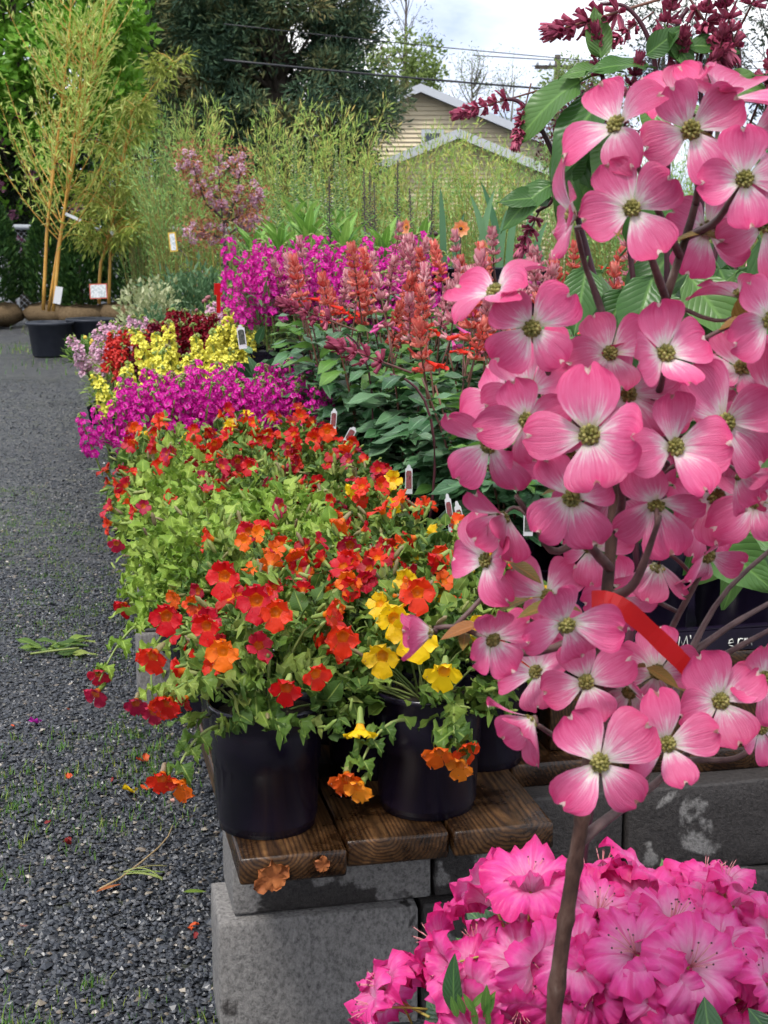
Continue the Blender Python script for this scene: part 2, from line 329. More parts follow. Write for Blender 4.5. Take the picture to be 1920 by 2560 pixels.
def monkey_plant(label, pos, seed, cols, nfl, bright=0., nleaf=110, Rr=.155, H=.20, pot=True, lean=(0, 0), trail=None, fsz=.84, extra=None, sc=1.):
    r = rs(seed); rz = r.uniform(0, 6.28)
    root = thing('monkey_flower_plant', label, 'flower plant', pos, 0., 'monkey flower plants on the bench', sc)
    zc = .222
    if pot: ob('pot', POT, root, M4(rotz(rz), (0, 0, 0))); ob('soil', SOIL, root)
    L = G['mim_bright'] if bright > .5 else G['mim_leaf']; LM = MIM_LEAFB if bright > .5 else MIM_LEAF
    # dome of leaves
    def dome(k, lo, hi, c0=-.12):
        ph = r.uniform(0, 2*math.pi, k); ct = r.uniform(c0, 1, k); st = np.sqrt(np.clip(1-ct**2, 0, 1)); q = r.uniform(lo, hi, k)
        d = np.stack([np.cos(ph)*st, np.sin(ph)*st, ct], -1)
        p = d*q[:, None]*np.array([Rr, Rr, H]) + np.array([0, 0, zc]) + np.array([lean[0], lean[1], 0])*q[:, None]*np.clip(ct, 0, 1)[:, None]
        return d, p
    d, p = dome(nleaf, .62, .98)
    yv = unit(d*np.array([1, 1, .35]) + r.normal(size=d.shape)*.45 + np.array([0, 0, .08])); zv = d*.6 + np.array([0, 0, .75]) + r.normal(size=d.shape)*.25
    A = frames(yv, zv); s = r.uniform(.6, 1.1, nleaf)
    for i in range(nleaf): ob('leaf', LM[r.randint(3)], root, M4(A[i], p[i]-yv[i]*.02, s[i]))
    # small leaves, buds and stems that cannot be told apart
    k = 150; d2, p2 = dome(k, .70, 1.08); y2 = unit(d2*np.array([1, 1, .8]) + r.normal(size=d2.shape)*.5); A2 = frames(y2, d2*.3+np.array([0, 0, .8])+r.normal(size=d2.shape)*.3)
    t1 = scat(SM_LEAF_T + [MIM_LEAF_T[0]], A2*r.uniform(.55, 1.0, k)[:, None, None], p2-y2*.012, r)
    k3 = 34; d3, p3 = dome(k3, .85, 1.1); y3 = unit(d3 + r.normal(size=d3.shape)*.5 + np.array([0, 0, .2])); A3 = frames(y3, r.normal(size=d3.shape))
    t2 = scatter(BUD_T, np.stack([A3[:, :, 0], A3[:, :, 2], A3[:, :, 1]], -1)*r.uniform(.7, 1.2, k3)[:, None, None], p3)
    st = []
    for i in range(0, nleaf, 4): st.append(tube(bez((r.uniform(-.03, .03), r.uniform(-.03, .03), zc-.03), (p[i][0]*.6, p[i][1]*.6, p[i][2]*.9+.02), p[i], 5), .0022, 4, 2, False))
    ob('foliage', mesh('foliage', join([t1, mat_of(t2, 1)] + st), [L, G['calyx'], G['stem_green']]), root, kind='stuff')
    # flowers
    nfl = int(nfl*1.35); d4, p4 = dome(nfl, 1.0, 1.14, .14)
    for i in range(nfl):
        n = unit(d4[i]*np.array([1., 1., .5]) + np.array([-.05, -.45, .12]) + r.normal(size=3)*.5)
        c = cols[r.randint(len(cols))]
        ob('flower', MIM_FL[r.randint(5)], root, M4(frame_z(n, r.uniform(-.35, .35)), p4[i], fsz*r.uniform(.72, 1.08)), c)
    for (fx, fz, fy, n, c, s_) in (extra or []):
        ob('flower', MIM_FL[r.randint(5)], root, M4(frame_z(n, r.uniform(-.2, .2)), (fx, fy, fz), s_*.86), c)
    if trail:                              # a shoot hanging out over the edge
        for (q0, q1, q2, c) in trail:
            pts = bez(q0, q1, q2, 9); ob('stem', mesh('stem', tube(pts, np.linspace(.0035, .002, 9), 5), G['stem_green']), root)
            for j in range(3, 9, 2):
                for sgn in (-1, 1):
                    dv = unit(pts[min(j+1, 8)]-pts[j-1]); sd_ = unit(np.cross(dv, (0, 0, 1)))*sgn
                    ob('leaf', LM[r.randint(3)], root, M4(frames(sd_+dv*.6+np.array([0, 0, -.1]), np.array([0, -.2, 1.])), pts[j], r.uniform(.6, .95)))
            for j in range(len(c)):
                e = pts[8-j] + r.normal(size=3)*.006 + np.array([(-.022 if j % 2 else .022)*(j > 0), -.01, -.022])
                ob('flower', MIM_FL[r.randint(5)], root, M4(frame_z(unit(np.array([-.35+.35*j, -.8, -.28])), r.uniform(-.3, .3)), e, r.uniform(.82, .95)), c[j])
    return root
# ================================================================== setting: ground, gravel
m, ns, ls = newmat('gravel_ground'); t = ns.new('ShaderNodeTexCoord')
vo = N(ns, 'ShaderNodeTexVoronoi', {'Scale': 85.}); ls.new(t.outputs['Object'], vo.inputs['Vector'])
sep = ns.new('ShaderNodeSeparateColor'); ls.new(vo.outputs['Color'], sep.inputs[0])
rp = ramp(ns, [(0, (.014, .016, .020)), (.5, (.040, .043, .050)), (.9, (.085, .085, .09)), (1, (.26, .24, .20))]); ls.new(sep.outputs[0], rp.inputs[0])
big = N(ns, 'ShaderNodeTexNoise', {'Scale': .55, 'Detail': 6., 'Roughness': .62}); ls.new(t.outputs['Object'], big.inputs['Vector'])
br = ramp(ns, [(.46, (0, 0, 0)), (.62, (1, 1, 1))]); ls.new(big.outputs[0], br.inputs[0])
fine = N(ns, 'ShaderNodeTexNoise', {'Scale': 7., 'Detail': 6.}); ls.new(t.outputs['Object'], fine.inputs['Vector'])
fr = ramp(ns, [(.40, (.026, .028, .032)), (.62, (.072, .073, .078))]); ls.new(fine.outputs[0], fr.inputs[0])
moss = ramp(ns, [(.60, (0, 0, 0)), (.75, (.55, .55, .55))]); ls.new(fine.outputs[0], moss.inputs[0])
c = mixc(ns, ls, mth(ns, ls, 'MULTIPLY', br.outputs[0], .55), rp.outputs[0], fr.outputs[0]); c = mixc(ns, ls, moss.outputs[0], c, (.075, .085, .025))
rr = ramp(ns, [(.35, (.30, .30, .30)), (.6, (.75, .75, .75))]); ls.new(big.outputs[0], rr.inputs[0])
bh = mth(ns, ls, 'ADD', mth(ns, ls, 'MULTIPLY', vo.outputs['Distance'], -1.), mth(ns, ls, 'MULTIPLY', fine.outputs[0], .7))
G['ground'] = finish(m, ns, ls, c, rr.outputs[0], 0., bh, .4, .8, .012)
r = rs(3)
n = 60; xs = np.concatenate([np.linspace(-250, -9, 12)[:-1], np.linspace(-9, 9, n), np.linspace(9, 250, 12)[1:]])
ys = np.concatenate([np.linspace(-40, 0, 5)[:-1], np.linspace(0, 26, 70), np.linspace(26, 400, 14)[1:]])
X, Y = np.meshgrid(xs, ys); Z = .012*np.sin(X*1.7+Y*.6)*np.sin(Y*.9-X*.4) + .006*np.sin(X*4.1)*np.cos(Y*3.3); Z -= .02
i = np.arange(len(ys)-1)[:, None]*len(xs) + np.arange(len(xs)-1)[None, :]
F = np.stack([i, i+1, i+len(xs)+1, i+len(xs)], -1).reshape(-1, 4)
def gz(x, y): return .012*math.sin(x*1.7+y*.6)*math.sin(y*.9-x*.4) + .006*math.sin(x*4.1)*math.cos(y*3.3) - .02
tag(ob('ground', mesh('ground', T(np.stack([X, Y, Z], -1).reshape(-1, 3), F.ravel(), [4]*len(F)), G['ground'])), 'dark wet gravel ground of the nursery yard', None, None, 'structure')
# pale strip of road beyond the fence
def plane_t(x0, x1, y0, y1, z): return faces([(x0, y0, z), (x1, y0, z), (x1, y1, z), (x0, y1, z)], [(0, 1, 2, 3)])
G['road'] = noisemat('road_asphalt', [(.3, (.16, .165, .18)), (.7, (.24, .245, .26))], 3., 6, .7)
tag(ob('road', mesh('road', plane_t(-120, 60, 26.2, 33, .03), G['road'])), 'pale grey road running beyond the fence', None, None, 'structure')
# loose chips: real stones where they can be told apart
G['chip'] = islandmat('slate_chip', [(0, (.010, .012, .016)), (.45, (.026, .030, .039)), (.8, (.050, .054, .066)), (.95, (.095, .095, .10)), (.988, (.15, .12, .09)), (1, (.38, .34, .28))], .34, 0., .45)
def chip(seed):
    q = rs(seed); V = np.array([(1, 0, 0), (.35, .8, .05), (-.5, .75, 0), (-1, -.05, 0), (-.4, -.8, 0), (.55, -.7, 0), (.1, .1, .5), (-.1, 0, -.45)], float)
    V = V*q.uniform(.75, 1.25, V.shape) + q.normal(size=V.shape)*.08
    return faces(V, [(0, 1, 6), (1, 2, 6), (2, 3, 6), (3, 4, 6), (4, 5, 6), (5, 0, 6), (1, 0, 7), (2, 1, 7), (3, 2, 7), (4, 3, 7), (5, 4, 7), (0, 5, 7)])
CH = [chip(k) for k in range(9)]
k = 72000; yy = 2.0 + 4.6*r.uniform(0, 1, k)**1.25; far = r.uniform(size=k) < .26; yy = np.where(far, 6.0+9*r.uniform(0, 1, k)**1.7, yy); xb = O_[0] + (yy-O_[1])*math.tan(YAW)
wd = .95 + .10*(yy-2); xx = xb + .12 - wd*r.uniform(0, 1, k)
nn = unit(np.stack([r.normal(size=k)*.28, r.normal(size=k)*.28, np.ones(k)], -1)); yv = unit(np.stack([r.normal(size=k), r.normal(size=k), np.zeros(k)], -1))
A = frames(yv, nn)*(r.uniform(.0045, .0100, k)*np.where(r.uniform(size=k) < .035, 1.7, 1))[:, None, None]
zz = .012*np.sin(xx*1.7+yy*.6)*np.sin(yy*.9-xx*.4) + .006*np.sin(xx*4.1)*np.cos(yy*3.3) - .02 + r.uniform(-.001, .007, k)
tag(ob('gravel', mesh('gravel', scat(CH, A, np.stack([xx, yy, zz], -1), r), G['chip'], False)), 'dark slate gravel chips covering the path beside the bench', None, None, 'stuff')
# weeds between the chips
G['weed'] = islandmat('weed_green', [(0, (.05, .16, .03)), (.6, (.13, .26, .04)), (1, (.30, .34, .07))], .5, .3)
BL = grid(lambda U, V: (U*.0011*(1-V), V*.0*U, V*.02), 1, 3)
BL = grid(lambda U, V: (U*.0019*(1-V*.9), .010*V**2, .022*V), 1, 3)
kc = 1700; cy = 2.2 + 6.5*r.uniform(0, 1, kc)**1.2; cxb = O_[0] + (cy-O_[1])*math.tan(YAW); cx = cxb + .02 - (.9+.06*cy)*r.uniform(0, 1, kc)**1.1
den = np.sin(cx*5+cy*2.3)+np.sin(cy*3.1-cx*2); keep = den > r.uniform(-1.4, .8, kc); cx, cy = cx[keep], cy[keep]
pp, AA = [], []
for x, y in zip(cx, cy):
    q = r.randint(6, 26); sp_ = r.uniform(.010, .05)
    for _ in range(q):
        a = r.uniform(0, 6.28); px_, py_ = x+r.normal()*sp_, y+r.normal()*sp_
        pp.append((px_, py_, gz(px_, py_)+.002)); AA.append(rotz(a)@rotx(r.uniform(-.3, .9))*r.uniform(.45, 1.35)*(1. if y < 4.5 else .65))
tag(ob('weeds', mesh('weeds', scatter(BL, np.array(AA), np.array(pp)), G['weed'])), 'sparse grass weeds sprouting through the dark gravel', None, None, 'stuff')
# moss and grass along the far side of the yard
k = 5200; fx = r.uniform(-9, 2, k); fy = 18.6 + r.normal(size=k)*1.4 + (fx > -3.2)*.8; ok_ = np.sin(fx*1.9+fy*1.3)+np.sin(fx*.7-fy*2.1) > r.uniform(-1, 1.2, k); fx, fy = fx[ok_], fy[ok_]; k = len(fx)
A = np.array([rotz(a)@rotx(b)*s for a, b, s in zip(r.uniform(0, 6.28, k), r.uniform(-.3, .8, k), r.uniform(1.5, 4, k))])
tag(ob('grass', mesh('grass', scatter(BL, A, np.stack([fx, fy, np.full(k, -.012)], -1)), G['weed'])), 'thin mossy grass on the gravel around the bamboo pots', None, None, 'stuff')

# ================================================================== far things
G['siding'] = noisemat('tan_siding', [(.3, (.66, .56, .38)), (.7, (.72, .61, .42))], 3., 3, .6, .1)
G['white_trim'] = plain('white_trim', (.52, .54, .58), .5)
G['roof'] = noisemat('asphalt_shingle', [(.3, (.055, .062, .085)), (.7, (.10, .11, .14))], 30., 4, .85, .5)
G['glass'] = plain('window_glass', (.02, .03, .05), .06, .8)
def gable_house(px, py, Yd, half, rise, depth, rowh, label, zmin, win=None):
    pk = P(px, py, Yd); zp = pk[2]; slope = rise/half; x0 = pk[0]
    root = thing('house', label, 'house', (x0, Yd, 0))
    eave = zp-rise
    ob('wall', mesh('wall', faces([(-half+.2, .10, 0), (half-.2, .10, 0), (half-.2, .10, eave-.05), (0, .10, zp-.08), (-half+.2, .10, eave-.05), (-half+.2, depth, 0), (half-.2, depth, 0), (half-.2, depth, eave-.05), (0, depth, zp-.08), (-half+.2, depth, eave-.05)],
       [(0, 1, 2, 3, 4), (6, 5, 9, 8, 7), (1, 6, 7, 2), (5, 0, 4, 9)]), G['siding'], False), root)
    z = zmin; i = 0
    while z < zp-.12:
        z1 = min(z+rowh*.96, zp-.06)
        def hw(q): return min(half-.15, max(.02, (zp-.05-q)/slope))
        a, b = hw(z), hw(z1)
        V = [(-a, -.012, z), (a, -.012, z), (b, .03, z1), (-b, .03, z1), (-a, .1, z), (a, .1, z), (b, .1, z1), (-b, .1, z1)]
        ob('siding_board', mesh('siding_board', faces(V, [(0, 1, 2, 3), (1, 0, 4, 5), (3, 2, 6, 7), (1, 5, 6, 2), (4, 0, 3, 7)]), G['siding'], False), root); z += rowh
    for sg in (-1, 1):
        V = []
        for yy0 in (-.35, depth+.3):
            for (dx, dz) in ((0, .02), (0, .14), (sg*(half+.3), -slope*(half+.3)+.14), (sg*(half+.3), -slope*(half+.3)+.02)): V.append((dx, yy0, zp+dz))
        ob('roof', mesh('roof', faces(V, [(0, 1, 2, 3), (7, 6, 5, 4), (1, 5, 6, 2), (0, 3, 7, 4), (3, 2, 6, 7)]), G['roof'], False), root)
        V = [(0, -.40, zp-.06), (0, -.40, zp+.16), (sg*(half+.32), -.40, zp-slope*(half+.32)+.16), (sg*(half+.32), -.40, zp-slope*(half+.32)-.06)]
        V += [(x, -.353, zz_) for x, _, zz_ in V]
        ob('barge_board', mesh('barge_board', faces(V, [(0, 1, 2, 3), (5, 4, 7, 6), (1, 5, 6, 2), (0, 3, 7, 4)]), G['white_trim'], False), root)
    if win:
        wx0, wz0, wx1, wz1 = win; wx0 -= x0; wx1 -= x0
        f = ob('window', mesh('window', join([box(wx0-.1, wx1+.1, -.05, .02, wz1, wz1+.1), box(wx0-.1, wx1+.1, -.05, .02, wz0-.1, wz0), box(wx0-.1, wx0, -.049, .02, wz0, wz1), box(wx1, wx1+.1, -.049, .02, wz0, wz1)]), G['white_trim'], False), root)
        ob('pane', mesh('pane', box(wx0, wx1, -.035, .01, wz0, wz1), G['glass'], False), f)
    return root
a, b = P(1062, 358, 42), P(1100, 333, 42)
gable_house(1051, 227, 42, 4.6, 1.87, 9, .118, 'tan siding house with white barge boards, its tall gable behind the lower wing', 1.6, (a[0], a[2], b[0], b[2]))
gable_house(1145, 341, 37, 4.0, 1.6, 5.2, .105, 'lower tan gabled wing with white barge boards in front of the tall gable', .6)
# utility pole and wires
G['wood_pole'] = noisemat('pole_wood', [(.3, (.05, .04, .033)), (.7, (.09, .075, .06))], 5., 5, .85)
G['wire'] = plain('black_cable', (.02, .02, .024), .5)
pb = P(1394, 150, 62); root = thing('utility_pole', 'wooden utility pole with crossarm above the bare trees', 'utility pole', (pb[0], 62, 0))
ob('pole', mesh('pole', tube([(0, 0, 0), (0, 0, pb[2]+.2)], [.16, .12], 10), G['wood_pole']), root)
ob('crossarm', mesh('crossarm', box(-.9, .9, -.06, .06, pb[2]-.35, pb[2]-.2), G['wood_pole'], False), root)
for dx in (-.8, -.3, .3, .8): ob('insulator', mesh('insulator', tube([(dx, 0, pb[2]-.2), (dx, 0, pb[2]-.02)], .05, 6), G['white_trim']), root)
def wire(p0, p1, Y0, Y1, rad, label, sag=.12):
    a, b = P(*p0, Y0), P(*p1, Y1); pts = bez(a, (a+b)/2-np.array([0, 0, sag]), b, 14)
    tag(ob('overhead_cable', mesh('overhead_cable', tube(pts, rad, 5), G['wire'])), label, 'cable', 'overhead cables')
wire((560, 60), (2000, 190), 23, 27, .008, 'thin upper black cable crossing in front of the dark conifer')
wire((560, 150), (2000, 262), 23, 27, .017, 'thick black cable crossing the sky just above the tan gable')
wire((1180, 138), (2000, 175), 60, 60, .020, 'thin cable strung above the bare trees towards the pole')
wire((1330, 165), (2000, 150), 60, 60, .016, 'faint cable leading right from the pole crossarm')
wire((1480, -2), (2000, 60), 50, 48, .014, 'faint cable high in the cloudy corner of the sky')
# ------------------------------------------------------------------ trees
def diamond(L, W, fold=.2):
    return faces([(0, 0, 0), (W/2, L*.45, fold*W), (0, L, 0), (-W/2, L*.45, fold*W)], [(0, 1, 2), (0, 2, 3)], [(.5, 0), (1, .5), (.5, 1), (0, .5)])
G['bark'] = noisemat('bark', [(.3, (.045, .035, .028)), (.7, (.10, .08, .065))], 9., 6, .9, .6, .01, vecscale=(1, 1, .25))
G['bark_pale'] = noisemat('pale_bark', [(.3, (.13, .12, .10)), (.7, (.22, .20, .17))], 9., 6, .9, .4)
def tree(name, label, cat, base, H, clusters, leaf, lm, rng, nper, rad, trunk_r, bark, group=None, up=.0, flat=.7, crown0=.1, limb_r=.3):
    # clusters: (k,3) centres in the tree's frame; each reached by a limb
    root = thing(name, label, cat, base, 0., group); cl = np.asarray(clusters)
    wood = [tube([(0, 0, -.1), (rng.normal()*.05, 0, H*.4), (0, rng.normal()*.05, H*.97)], [trunk_r, trunk_r*.7, trunk_r*.08], 8)]
    for c in cl[rng.permutation(len(cl))[:min(len(cl), 90)]]:
        z0 = max(.08*H, c[2] - .45*math.hypot(c[0], c[1]) - .05*H); z0 = min(z0, H*.93)
        wood.append(tube(bez((0, 0, z0), (c[0]*.5, c[1]*.5, z0+(c[2]-z0)*.35), c, 6), np.linspace(max(.012, trunk_r*limb_r*(1-z0/H)), .008, 6), 4, 0, False))
    ob('trunk', mesh('trunk', join(wood), bark), root)
    k = len(cl)*nper; cc = np.repeat(cl, nper, 0); rr_ = np.repeat(np.broadcast_to(rad, (len(cl),)), nper)
    d = rdir(rng, k); q = rng.uniform(.15, 1, k)**.5
    p = cc + d*(q*rr_)[:, None]*np.array([1, 1, flat])
    yv = unit(d + rng.normal(size=(k, 3))*.6 + np.array([0, 0, up])); A = frames(yv, d*1.1 + rng.normal(size=(k, 3))*.4 + np.array([0, 0, .35]))*rng.uniform(.6, 1.25, k)[:, None, None]
    ob('crown', mesh('crown', scatter(leaf, A, p), lm, False), root, kind='stuff')
    return root
m, ns, ls = newmat('cedar_foliage'); t = ns.new('ShaderNodeTexCoord'); nz_ = N(ns, 'ShaderNodeTexNoise', {'Scale': .9, 'Detail': 3.}); ls.new(t.outputs['Object'], nz_.inputs['Vector'])
f = mth(ns, ls, 'ADD', mth(ns, ls, 'MULTIPLY', mth(ns, ls, 'SUBTRACT', nz_.outputs[0], .5), 2.2), mth(ns, ls, 'ADD', .22, mth(ns, ls, 'MULTIPLY', rnd(ns, ls), .5)))
rp = ramp(ns, [(0, (.032, .066, .045)), (.42, (.070, .12, .065)), (.75, (.17, .175, .075)), (1, (.28, .21, .09))]); ls.new(f, rp.inputs[0]); G['cedar'] = finish(m, ns, ls, rp.outputs[0], .7, .12, None, .15)
G['tree_green'] = islandmat('fresh_tree_leaf', [(0, (.10, .25, .02)), (.6, (.18, .40, .035)), (1, (.27, .50, .06))], .5, .35)
G['pale_green'] = islandmat('pale_tree_leaf', [(0, (.13, .20, .05)), (1, (.25, .32, .09))], .6, .35)
G['maple_red'] = islandmat('red_maple_leaf', [(0, (.05, .008, .014)), (1, (.14, .02, .03))], .5, .2)
G['pine'] = islandmat('pine_needle', [(0, (.010, .026, .014)), (1, (.03, .052, .022))], .6, .05)
r = rs(11)
# dark cedar: layered boughs with rounded ends
def cedar(px, Yd, H, W, label, n, seed, z0=.9):
    q = rs(seed); c = P(px, 300, Yd); cl = []
    for i in range(n):
        h = q.uniform(.0, .62); rad = W*.5*(1-h*.55)*q.uniform(.3, 1.0)**.6*(1+.14*math.sin(h*31)); a = q.uniform(0, 6.28)
        cl.append((math.cos(a)*rad, math.sin(a)*rad*.8, z0+h*(H-z0)-.10*rad))
    return tree('cedar_tree', label, 'tree', (c[0], Yd, 0), H, cl, diamond(.17, .042), G['cedar'], q, 190, np.array([q.uniform(.30, .62) for _ in cl]), .32, G['bark'], None, .1, .55)
cedar(690, 31, 13, 5.6, 'huge dark conifer with olive-brown bough tips left of the tan house', 620, 5)
cedar(440, 34, 12, 5.0, 'second dark conifer behind the yellow bamboo, partly hidden by the first', 420, 6)
# bright deciduous tree top left
def round_tree(px, pyc, Yd, rx, rz, n, nper, leaf, lm, label, seed, H=None, name='deciduous_tree', bark='bark', rad=.5, group=None, flat=.8, trunk=.16):
    q = rs(seed); c = P(px, pyc, Yd); d = rdir(q, n); cl = d*(q.uniform(.25, 1, n)**.45)[:, None]*np.array([rx, rx, rz]) + np.array([0, 0, c[2]])
    cl = cl[cl[:, 2] > .5]
    return tree(name, label, 'tree', (c[0], Yd, 0), c[2]+rz*.9, cl, leaf, lm, q, nper, q.uniform(.6, 1.2, len(cl))*rad, trunk, G[bark], group, .0, flat)
round_tree(40, 60, 27, 2.4, 3.4, 210, 150, diamond(.17, .12), G['tree_green'], 'leafy bright green deciduous tree filling the top left corner', 21)
round_tree(-420, 120, 30, 2.2, 3.0, 120, 110, diamond(.19, .12), G['tree_green'], 'leafy green tree standing left of the picture beyond the fence', 24)
round_tree(1010, 190, 48, 1.25, 1.3, 40, 60, diamond(.16, .1), G['pale_green'], 'small pale green tree just above the tan gable', 22, rad=.5)
# sparse pointed conifer
q = rs(23); c = P(1016, 130, 52); cl = []
for i in range(70):
    h = q.uniform(0, 1); a = q.uniform(0, 6.28); rd = (1-h)**.8*2.3*q.uniform(.25, 1); cl.append((math.cos(a)*rd, math.sin(a)*rd, 5.2+h*5.0-.1*rd))
tree('bare_conifer', 'thin spiky half-bare conifer rising beside the dark cedar', 'tree', (c[0], 52, 0), 10.5, cl, diamond(.16, .03), G['pine'], q, 10, .35, .13, G['bark'], None, 0., .3, limb_r=.25)
# bare spring trees
def bare_tree(px, pyt, Yd, W, label, seed, n=26, dens=5):
    q = rs(seed); c = P(px, pyt, Yd); H = c[2]; root = thing('bare_tree', label, 'tree', (c[0], Yd, 0), 0., 'bare spring trees on the skyline'); wood, tips = [], []
    wood.append(tube([(0, 0, 0), (q.normal()*.1, 0, H*.5), (q.normal()*.2, 0, H*.96)], [.14, .09, .012], 6))
    for i in range(n):
        h = q.uniform(.3, .9); a = q.uniform(0, 6.28); l = W*.5*(1.1-h)*q.uniform(.7, 1.4); e = np.array([math.cos(a)*l, math.sin(a)*l, H*h+l*q.uniform(.9, 1.8)])
        b0 = np.array([0, 0, H*h*.97]); pts = bez(b0, b0+(e-b0)*.5+np.array([math.cos(a)*l*.25, math.sin(a)*l*.25, 0]), e, 6); wood.append(tube(pts, np.linspace(.035, .008, 6), 4, 0, False))
        for _ in range(dens):
            s0 = pts[q.randint(1, 5)]; e2 = s0 + unit(q.normal(size=3)+np.array([0, 0, 1.1]))*q.uniform(.4, 1.0); wood.append(tube([s0, (s0+e2)/2+q.normal(size=3)*.05, e2], [.011, .008, .005], 3, 0, False)); tips += [e2, (s0+e2)/2]
    ob('trunk', mesh('trunk', join(wood), G['bark_pale']), root); tips = np.array(tips); k = len(tips)*5
    p = np.repeat(tips, 5, 0) + q.normal(size=(k, 3))*.12
    ob('crown', mesh('crown', scatter(diamond(.07, .05), frames(rdir(q, k), rdir(q, k)), p), G['pale_green'], False), root, kind='stuff')
bare_tree(1185, 120, 56, 3.2, 'bare grey-green tree on the skyline right of the pale green tree', 31)
bare_tree(1275, 165, 60, 3.0, 'smaller bare tree on the skyline just left of the utility pole', 32)
bare_tree(1420, 150, 58, 3.0, 'bare twiggy tree directly behind the utility pole', 33, 34, 7)
bare_tree(1110, 190, 58, 2.4, 'bare twiggy tree rising over the peak of the tan gable', 34)
round_tree(1480, 250, 50, 1.9, 1.4, 46, 50, diamond(.14, .08), G['pale_green'], 'low pale green tree behind the tall red sage', 35, rad=.5)
for px, py, Yd, H_, sd_, lab in ((1660, 105, 46, 2.4, 41, 'dark pine rising between the red sage heads'), (1930, 60, 36, 3.4, 42, 'dark round-topped evergreen cut by the right edge of the picture'), (1800, 165, 50, 1.6, 43, 'low dark evergreen between the two dark pines')):
    round_tree(px, py, Yd, H_*.55, H_*.75, 46, 55, diamond(.16, .05), G['pine'], lab, sd_, rad=.42)
round_tree(1455, 335, 24, .75, .75, 44, 60, diamond(.07, .045), G['maple_red'], 'dark red Japanese maple behind the red sage stems', 44, rad=.26, trunk=.04)
# ------------------------------------------------------------------ fence, rhododendron shrub, arborvitae with burlap balls
G['galv'] = plain('galvanised_steel', (.30, .32, .35), .4, .6)
fy_, fz_ = 25.0, P(50, 560, 25.0)[2]; x0, x1 = -9.5, 1.0
root = thing('chain_link_fence', 'grey chain link fence with pipe rail behind the arborvitae', 'fence', (x0, fy_, 0))
ob('top_rail', mesh('top_rail', tube([(0, 0, fz_), (x1-x0, 0, fz_-.15)], .045, 8), G['galv']), root)
for i in range(5): ob('post', mesh('post', tube([(.3+i*2.45, .05, 0), (.3+i*2.45, .05, fz_+.02)], .035, 8), G['galv']), root)
wr = []
for i in range(-18, 105):
    for sg in (-1, 1):
        xa = i*.1 + (0 if sg > 0 else fz_); pts = [(xa, 0, .02), (xa+sg*fz_, 0, fz_)]
        lo, hi = sorted((pts[0][0], pts[1][0]))
        if lo >= 0 and hi <= x1-x0: wr.append(tube(pts, .003, 3, 0, False))
ob('mesh_wire', mesh('mesh_wire', join(wr), G['galv']), root)
G['rhodo_leaf_far'] = islandmat('far_shrub_leaf', [(0, (.012, .020, .012)), (1, (.030, .050, .022))], .5, .1)
G['pink_far'] = islandmat('dusky_pink_bloom', [(0, (.22, .05, .12)), (1, (.48, .20, .32))], .6, .2)
def flower_shrub_far(px, py, Yd, rx, rz, label, seed, nb):
    q = rs(seed); c = P(px, py, Yd); d = rdir(q, 60); cl = d*(q.uniform(.3, 1, 60)**.5)[:, None]*np.array([rx, rx*.7, rz]) + np.array([0, 0, c[2]]); cl = cl[cl[:, 2] > .15]
    root = tree('flowering_shrub', label, 'shrub', (c[0], Yd, 0), c[2]+rz*.8, cl, diamond(.12, .045), G['rhodo_leaf_far'], q, 60, .32, .06, G['bark'])
    bt = scatter(diamond(.07, .06, .4), frames(rdir(q, 40), rdir(q, 40)), rdir(q, 40)*.09)
    me = mesh('blossom', bt, G['pink_far'], False)
    for i in range(nb):
        dd = unit(q.normal(size=3)+np.array([0, -.9, .25])); ob('blossom', me, root, M4(frame_z(dd, q.uniform(0, 6)), dd*np.array([rx, rx*.7, rz])*q.uniform(.95, 1.1)+np.array([0, 0, c[2]]), q.uniform(.7, 1.2)))
flower_shrub_far(20, 450, 26.6, 1.15, 1.2, 'dark shrub with dusky pink blossoms at the left edge above the fence', 51, 30)
flower_shrub_far(180, 470, 26.8, 1.3, 1.0, 'dark leafy shrub with a few pink blossoms behind the bamboo canes', 52, 8)
G['arb'] = islandmat('arborvitae_foliage', [(0, (.016, .050, .014)), (.6, (.035, .095, .020)), (1, (.075, .15, .03))], .55, .15)
G['burlap'] = noisemat('burlap', [(.3, (.085, .055, .028)), (.7, (.16, .11, .06))], 26., 5, .95, .7, .012)
def arborvitae(px, pyb, Yd, W, ptop, label, seed):
    q = rs(seed); c = PZ(px, pyb, 0.0); c = np.array([P(px, pyb, Yd)[0], Yd, 0]); H = P(px, ptop, Yd)[2]
    root = thing('arborvitae', label, 'shrub', c, 0., 'arborvitae row along the fence')
    prof = [(.02, 0), (.26, .02), (.40, .10), (.42, .20), (.33, .30), (.12, .34), (.03, .35)]
    bt = lathe(prof, 18); bt.V *= np.array([1, 1, 1.])*(W/.75); bt.V += q.normal(size=bt.V.shape)*.012
    ob('root_ball', mesh('root_ball', bt, G['burlap']), root)
    ob('trunk', mesh('trunk', tube([(0, 0, .3), (0, 0, H*.9)], [.035, .01], 6), G['bark']), root)
    k = 5200; h = q.uniform(0, 1, k)**.85; a = q.uniform(0, 6.28, k); rad = W*.5*np.interp(h, [0, .1, .4, .75, 1], [.62, .95, 1, .62, .08])*q.uniform(.55, 1.03, k)**.6*(1+.10*np.sin(a*5+h*9))
    p = np.stack([np.cos(a)*rad, np.sin(a)*rad, .33*(W/.75)+h*(H-.33)], -1); yv = unit(np.stack([np.cos(a)*.7, np.sin(a)*.7, np.full(k, .9)], -1)+q.normal(size=(k, 3))*.35)
    ob('crown', mesh('crown', scatter(diamond(.10, .045), frames(yv, q.normal(size=(k, 3)))*q.uniform(.6, 1.2, k)[:, None, None], p), G['arb'], False), root, kind='stuff')
